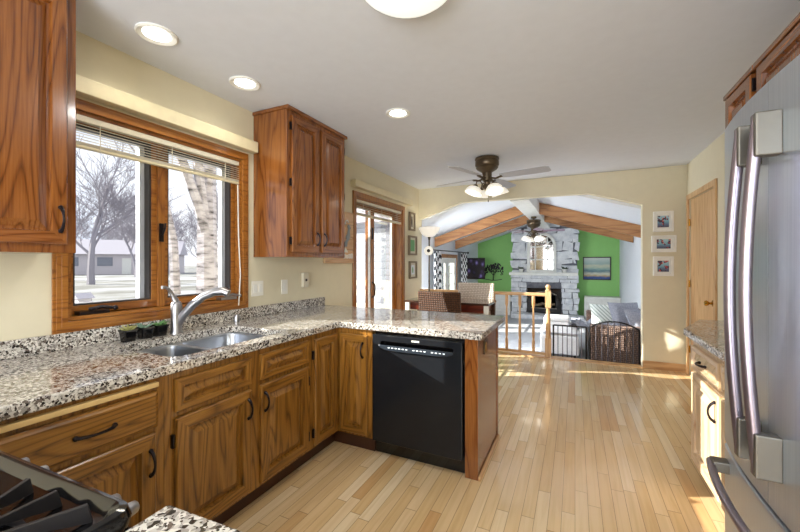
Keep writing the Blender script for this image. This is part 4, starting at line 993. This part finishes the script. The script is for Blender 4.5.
RD = thing('curtain_rod', 'black curtain rod above the white french doors in the sunken room', 'curtain rod', (FLX + .09, 8, 1.53))
rr = MB(); rr.tube([(FLX + .09, 6.72, 1.535), (FLX + .09, 9.32, 1.535)], .012, 8); rr.build('rod', M['blackmetal'], RD)
for y in (6.70, 9.34): MB().ball((FLX + .09, y, 1.535), .028).build('finial', M['blackmetal'], RD, smooth=True)
for y in (6.78, 8.0, 9.27): MB().box(FLX + .001, FLX + .09, y - .008, y + .008, 1.528, 1.542).build('bracket', M['blackmetal'], RD)
for y0, y1, lb in ((6.80, 7.22, 'black and white zigzag curtain panel behind the floor lamp'), (8.70, 9.22, 'black and white zigzag curtain panel beside the television')):
    cu = MB(); rows = []
    for z in (1.515, .9, FZ + .03):
        rows.append([(FLX + .09 + .03 * math.sin(2 * PI * 5 * k / 50), y0 + (y1 - y0) * k / 50, z) for k in range(51)])
    cu.loft(rows, False, False, closed=False)
    o = cu.build('curtain', M['zigzag'], smooth=True); s_ = o.modifiers.new('thick', 'SOLIDIFY'); s_.thickness = .004
    tag(o, lb, 'curtain', 'zigzag curtains at the french doors')
# sofa along the right wall
SF = thing('woven_sofa', 'brown woven sofa with grey cushions along the right wall of the sunken room', 'sofa', (.55, 6.7, FZ))
MB().box(.19, 1.005, 5.62, 5.80, FZ + .03, .435).build('arm', M['wickersofa'], SF, bevel=.02)
MB().box(.19, 1.005, 7.60, 7.75, FZ + .03, .40).build('arm', M['wickersofa'], SF, bevel=.02)
MB().box(.20, 1.005, 5.80, 7.60, FZ + .03, .12).build('base', M['wickersofa'], SF, bevel=.01)
MB().box(.86, 1.005, 5.80, 7.60, .10, .50).build('backrest', M['wickersofa'], SF, bevel=.02)
for k in range(2): MB().pillow((.53, 6.25 + .9 * k, .20), (1, 0, 0), (0, 1, 0), (0, 0, 1), .70, .90, .24).build('seat_cushion', M['greyfab'], SF, smooth=True)
# big loose cushions
def cushion(label, c, yaw, lean, a, b, d, mat):
    c = Vector(c); h = Vector((math.cos(yaw), math.sin(yaw), 0)); n0 = Vector((-h.y, h.x, 0)); V = (Vector((0, 0, 1)) * math.cos(lean) + n0 * math.sin(lean)); Nn = h.cross(V)
    t = MB(); t.pillow(c, h, V, Nn, a, b, d); o = t.build('cushion', mat, smooth=True)
    o.data.transform(Matrix.Translation(-c)); o.location = c
    tag(o, label, 'cushion', 'loose cushions on the woven sofa')
cushion('white and sage striped cushion standing at the front of the woven sofa', (.46, 6.95, .40), math.radians(14), .30, .46, .40, .14, M['striped'])
cushion('large grey cushion leaning against the back of the woven sofa, nearest the striped cushion', (.70, 6.50, .47), math.radians(24), .46, .46, .46, .15, M['greyfab'])
cushion('grey cushion leaning on the sofa near the opening edge', (.83, 6.08, .45), math.radians(38), .5, .38, .40, .14, M['greyfab'])
# white ottoman with folded blankets
OT = thing('white_ottoman', 'white upholstered ottoman behind the straight black gate', 'ottoman', (-.22, 6.6, FZ))
MB().box(-.50, .06, 6.15, 7.05, FZ + .05, .16).build('body', M['whitefab'], OT, bevel=.03, seg=3)
MB().pillow((-.22, 6.6, .21), (1, 0, 0), (0, 1, 0), (0, 0, 1), .60, .94, .16).build('top_cushion', M['whitefab'], OT, smooth=True)
for x in (-.44, .0):
    for y in (6.22, 6.98): MB().tube([(x, y, FZ), (x, y, FZ + .06)], .02, 8).build('leg', M['blackmetal'], OT)
for k in range(2):
    b = MB().box(-.46, -.08, 6.30, 6.72, .292 + k * .062, .350 + k * .062).build('folded_blanket', M['whitefab'], bevel=.026, seg=4)
    tag(b, ('folded white blanket lying directly on the white ottoman', 'folded white blanket on top of another blanket on the ottoman')[k], 'blanket', 'folded white blankets')
th_ = MB(); rows = []
for i in range(14):
    u = i / 13; rows.append([(-.055 + .235 * j / 9, 6.35 + .62 * u + .03 * math.sin(j), .33 + .028 * math.sin(i * 1.3 + j * .8) - (.10 * max(0, j / 9 - .55))) for j in range(10)])
th_.loft(rows, False, False, closed=False); o = th_.build('throw_blanket', M['throw'], smooth=True); s_ = o.modifiers.new('thick', 'SOLIDIFY'); s_.thickness = .02
tag(o, 'rumpled grey throw blanket draped over the right end of the white ottoman', 'blanket')

# ================================================================== OUTDOORS
GZ = -.30
def lawn():
    t = NT('winter_lawn'); n = t.new('TexNoise', Scale=.35, Detail=6.0); t.l(t.coords((1, 1, 1)), n.inputs['Vector'])
    t.l(t.ramp(n.outputs['Fac'], [(.35, srgb(104, 104, 98)), (.5, srgb(130, 130, 126)), (.62, srgb(156, 158, 162))]), t.b.inputs['Base Color']); t.set(Roughness=.95); return t.m
struct(MB().box(-140, -2.36, -60, 140, GZ - .2, GZ).build('ground', lawn()))
struct(MB().plate([(-60, 4), (-60, 8), (-20, 34), (-20, 28)], [], 'xy', GZ, GZ + .02).build('trim_3', plain('road', srgb(176, 178, 184), .9)))
M['bark'] = plain('hazed_bark', srgb(150, 146, 154), .9)  # outdoor haze put into the bark colour, lighter and greyer
def birchbark():
    t = NT('birch_bark'); n = t.new('TexNoise', Scale=1.0, Detail=4.0); t.l(t.coords((6, 6, 22)), n.inputs['Vector'])
    t.l(t.ramp(n.outputs['Fac'], [(.30, srgb(58, 54, 58)), (.42, srgb(146, 142, 148)), (.6, srgb(184, 180, 188))]), t.b.inputs['Base Color']); t.set(Roughness=.8); return t.m
M['birch'] = birchbark()
def tree(name, label, base, h, r, seed, mat, dep=5, lean=(0, 0), spread=.55, nb=3, group=None, trunkfrac=.3, rmin=.012, stem=None):
    random.seed(seed); mb = MB(); base = Vector(base)
    def grow(p, d, L, r, dep):
        pts = [p]; q = p.copy(); dd = d.copy(); n = 4
        for k in range(n):
            dd = (dd + Vector((random.uniform(-1, 1), random.uniform(-1, 1), random.uniform(-.3, .6))) * .13).normalized(); q = q + dd * L / n; pts.append(q.copy())
        mb.tube(pts, [r * (1 - .45 * k / n) for k in range(n + 1)], 7 if r > .05 else 4)
        if dep > 0:
            for k in range(nb + (1 if dep > 3 else 0)):
                s = random.uniform(.35, 1); j = min(n - 1, int(s * n)); pp = pts[j].lerp(pts[j + 1], s * n - j)
                ax = Vector((random.uniform(-1, 1), random.uniform(-1, 1), random.uniform(-.2, .5))).normalized()
                grow(pp, (dd + ax * spread * 1.7).normalized(), L * random.uniform(.5, .8), max(r * .42, rmin), dep - 1)
            grow(q, dd, L * .72, max(r * .55, rmin), dep - 1)
    grow(base, Vector((lean[0], lean[1], 1)).normalized(), h * trunkfrac, r, dep)
    if stem: grow(base + Vector(stem), Vector((-.04, .02, 1)).normalized(), h * trunkfrac * .9, r * .42, 4)
    o = mb.build(name, mat, smooth=True)
    o.data.transform(Matrix.Translation(-base)); o.location = base
    return tag(o, label, 'tree', group)
def dirp(u, dist):       # a point on the lawn in the direction of a bearing
    a = (u - 400) / 366; c, s = math.cos(YAW), math.sin(YAW); return Vector((c * a - s, s * a + c, 0)) * dist + Vector((0, 0, GZ))
tree('bare_tree', 'large bare tree on the lawn in the left pane of the kitchen window', dirp(91, 26), 13, .25, 3, M['bark'], 5, (.02, 0), nb=3, rmin=.016, group='bare trees in the yard')
tree('birch_tree', 'white-barked birch with a thick trunk and thinner stem close outside the right window pane', dirp(203, 4.6), 7.5, .16, 8, M['birch'], 5, (-.08, .05), nb=3, trunkfrac=.55, rmin=.004, spread=.4, stem=(-.35, -.12, 0))
for k, (u, dd_, hh, lb) in enumerate(((120, 60, 14, 'distant bare tree behind the neighbouring house, left side'), (160, 55, 15, 'distant bare tree right of the neighbouring house'), (236, 40, 12, 'bare tree on the far lawn right of the birch'), (60, 70, 15, 'distant bare tree at the left edge of the window'), (180, 75, 14, 'distant bare tree seen just left of the birch'), (136, 38, 11, 'mid-distance bare tree left of the window mullion'), (224, 30, 10, 'mid-distance bare tree right behind the thick birch'), (106, 85, 16, 'far bare tree beyond the house roof'), (200, 66, 14, 'far bare tree hidden partly by the thick birch'))):
    tree('bare_tree', lb, dirp(u, dd_), hh, .16, 40 + k, M['bark'], 5, nb=3, rmin=.018, group='bare trees in the yard')
# neighbouring house
M['siding'] = plain('hazed_siding', srgb(206, 200, 204), .8); M['roof'] = plain('hazed_shingle_roof', srgb(190, 186, 194), .9); M['winhazed'] = plain('hazed_window', srgb(130, 134, 146), .2)  # siding, roof and window tones lightened to carry the haze
hb = dirp(122, 50); NH = thing('neighbour_house', 'low grey house with pitched roof across the lawn', 'house', hb)
YH = math.radians(48); NH.rotation_euler = (0, 0, YH)
def hloc(name, mb, m, par): return mb.build(name, m, par, local=True)
hloc('walls', MB().box(-7, 7, -3, 3, 0, 2.7), M['siding'], NH)
hloc('roof', MB().prism([(-3.5, 2.6), (3.5, 2.6), (0, 4.6)], 'yz', -7.4, 7.4), M['roof'], NH)
hloc('garage_wing', MB().box(-11.5, -7, -3.4, 2.4, 0, 2.5), M['siding'], NH); hloc('garage_roof', MB().prism([(-3.8, 2.4), (2.8, 2.4), (-.5, 3.8)], 'yz', -11.8, -6.6), M['roof'], NH)
for x in (-4.5, -1, 3.2): hloc('window', MB().box(x - .8, x + .8, -3.05, -3.0, 1.1, 2.2), M['winhazed'], NH)
hloc('door', MB().box(.8, 1.8, -3.05, -3.0, 0, 2.1), M['white'], NH)
# bird feeder on a post
bf = dirp(82, 9); BF = thing('bird_feeder', 'small grey bird feeder on a post in the lawn outside the window', 'bird feeder', bf)
MB().tube([bf, bf + Vector((0, 0, .55))], .035, 8).build('post', M['bark'], BF); MB().box(bf.x - .16, bf.x + .16, bf.y - .14, bf.y + .14, GZ + .55, GZ + .72).build('box', M['siding'], BF)
MB().prism([(bf.x - .22, GZ + .71), (bf.x + .22, GZ + .71), (bf.x, GZ + .84)], 'xz', bf.y - .18, bf.y + .18).build('roof', M['roof'], BF)
# white sided outbuilding and deck railing outside the patio door
def sidingmat():
    t = NT('white_lap_siding'); sp = t.new('SeparateXYZ'); t.l(t.coords(), sp.inputs[0]); f = t.math('FRACT', t.math('MULTIPLY', sp.outputs[2], 5.0))
    t.l(t.ramp(f, [(0, srgb(112, 116, 126)), (.10, srgb(176, 180, 190)), (1, srgb(192, 196, 206))]), t.b.inputs['Base Color']); t.bump(f, .4, .02); t.set(Roughness=.7); return t.m
SH = thing('garden_shed', 'white lap-sided shed seen through the glass patio door', 'shed', (-6.2, 10.3, GZ))
MB().box(-8.4, -4.2, 9.4, 12.4, GZ, 2.5).build('walls', sidingmat(), SH); MB().prism([(-8.8, 2.45), (-3.9, 2.45), (-6.3, 4.1)], 'xz', 9.1, 12.7).build('roof', M['roof'], SH)
struct(MB().box(-5.2, -2.37, 3.0, 5.4, GZ, -.06).build('floor_deck', plain('deck_boards', srgb(176, 168, 160), .8)))
DK = thing('deck_railing', 'white deck railing with horizontal rails outside the patio door', 'railing', (-4.0, 5.3, -.06))
for x in (-5.1, -3.9, -2.75): MB().box(x - .05, x + .05, 5.25, 5.35, -.06, .98).build('post', M['white'], DK)
for z in (.12, .34, .56, .78, .95): MB().box(-5.1, -2.75, 5.28, 5.32, z - .045, z + .045).build('rail', M['white'], DK)
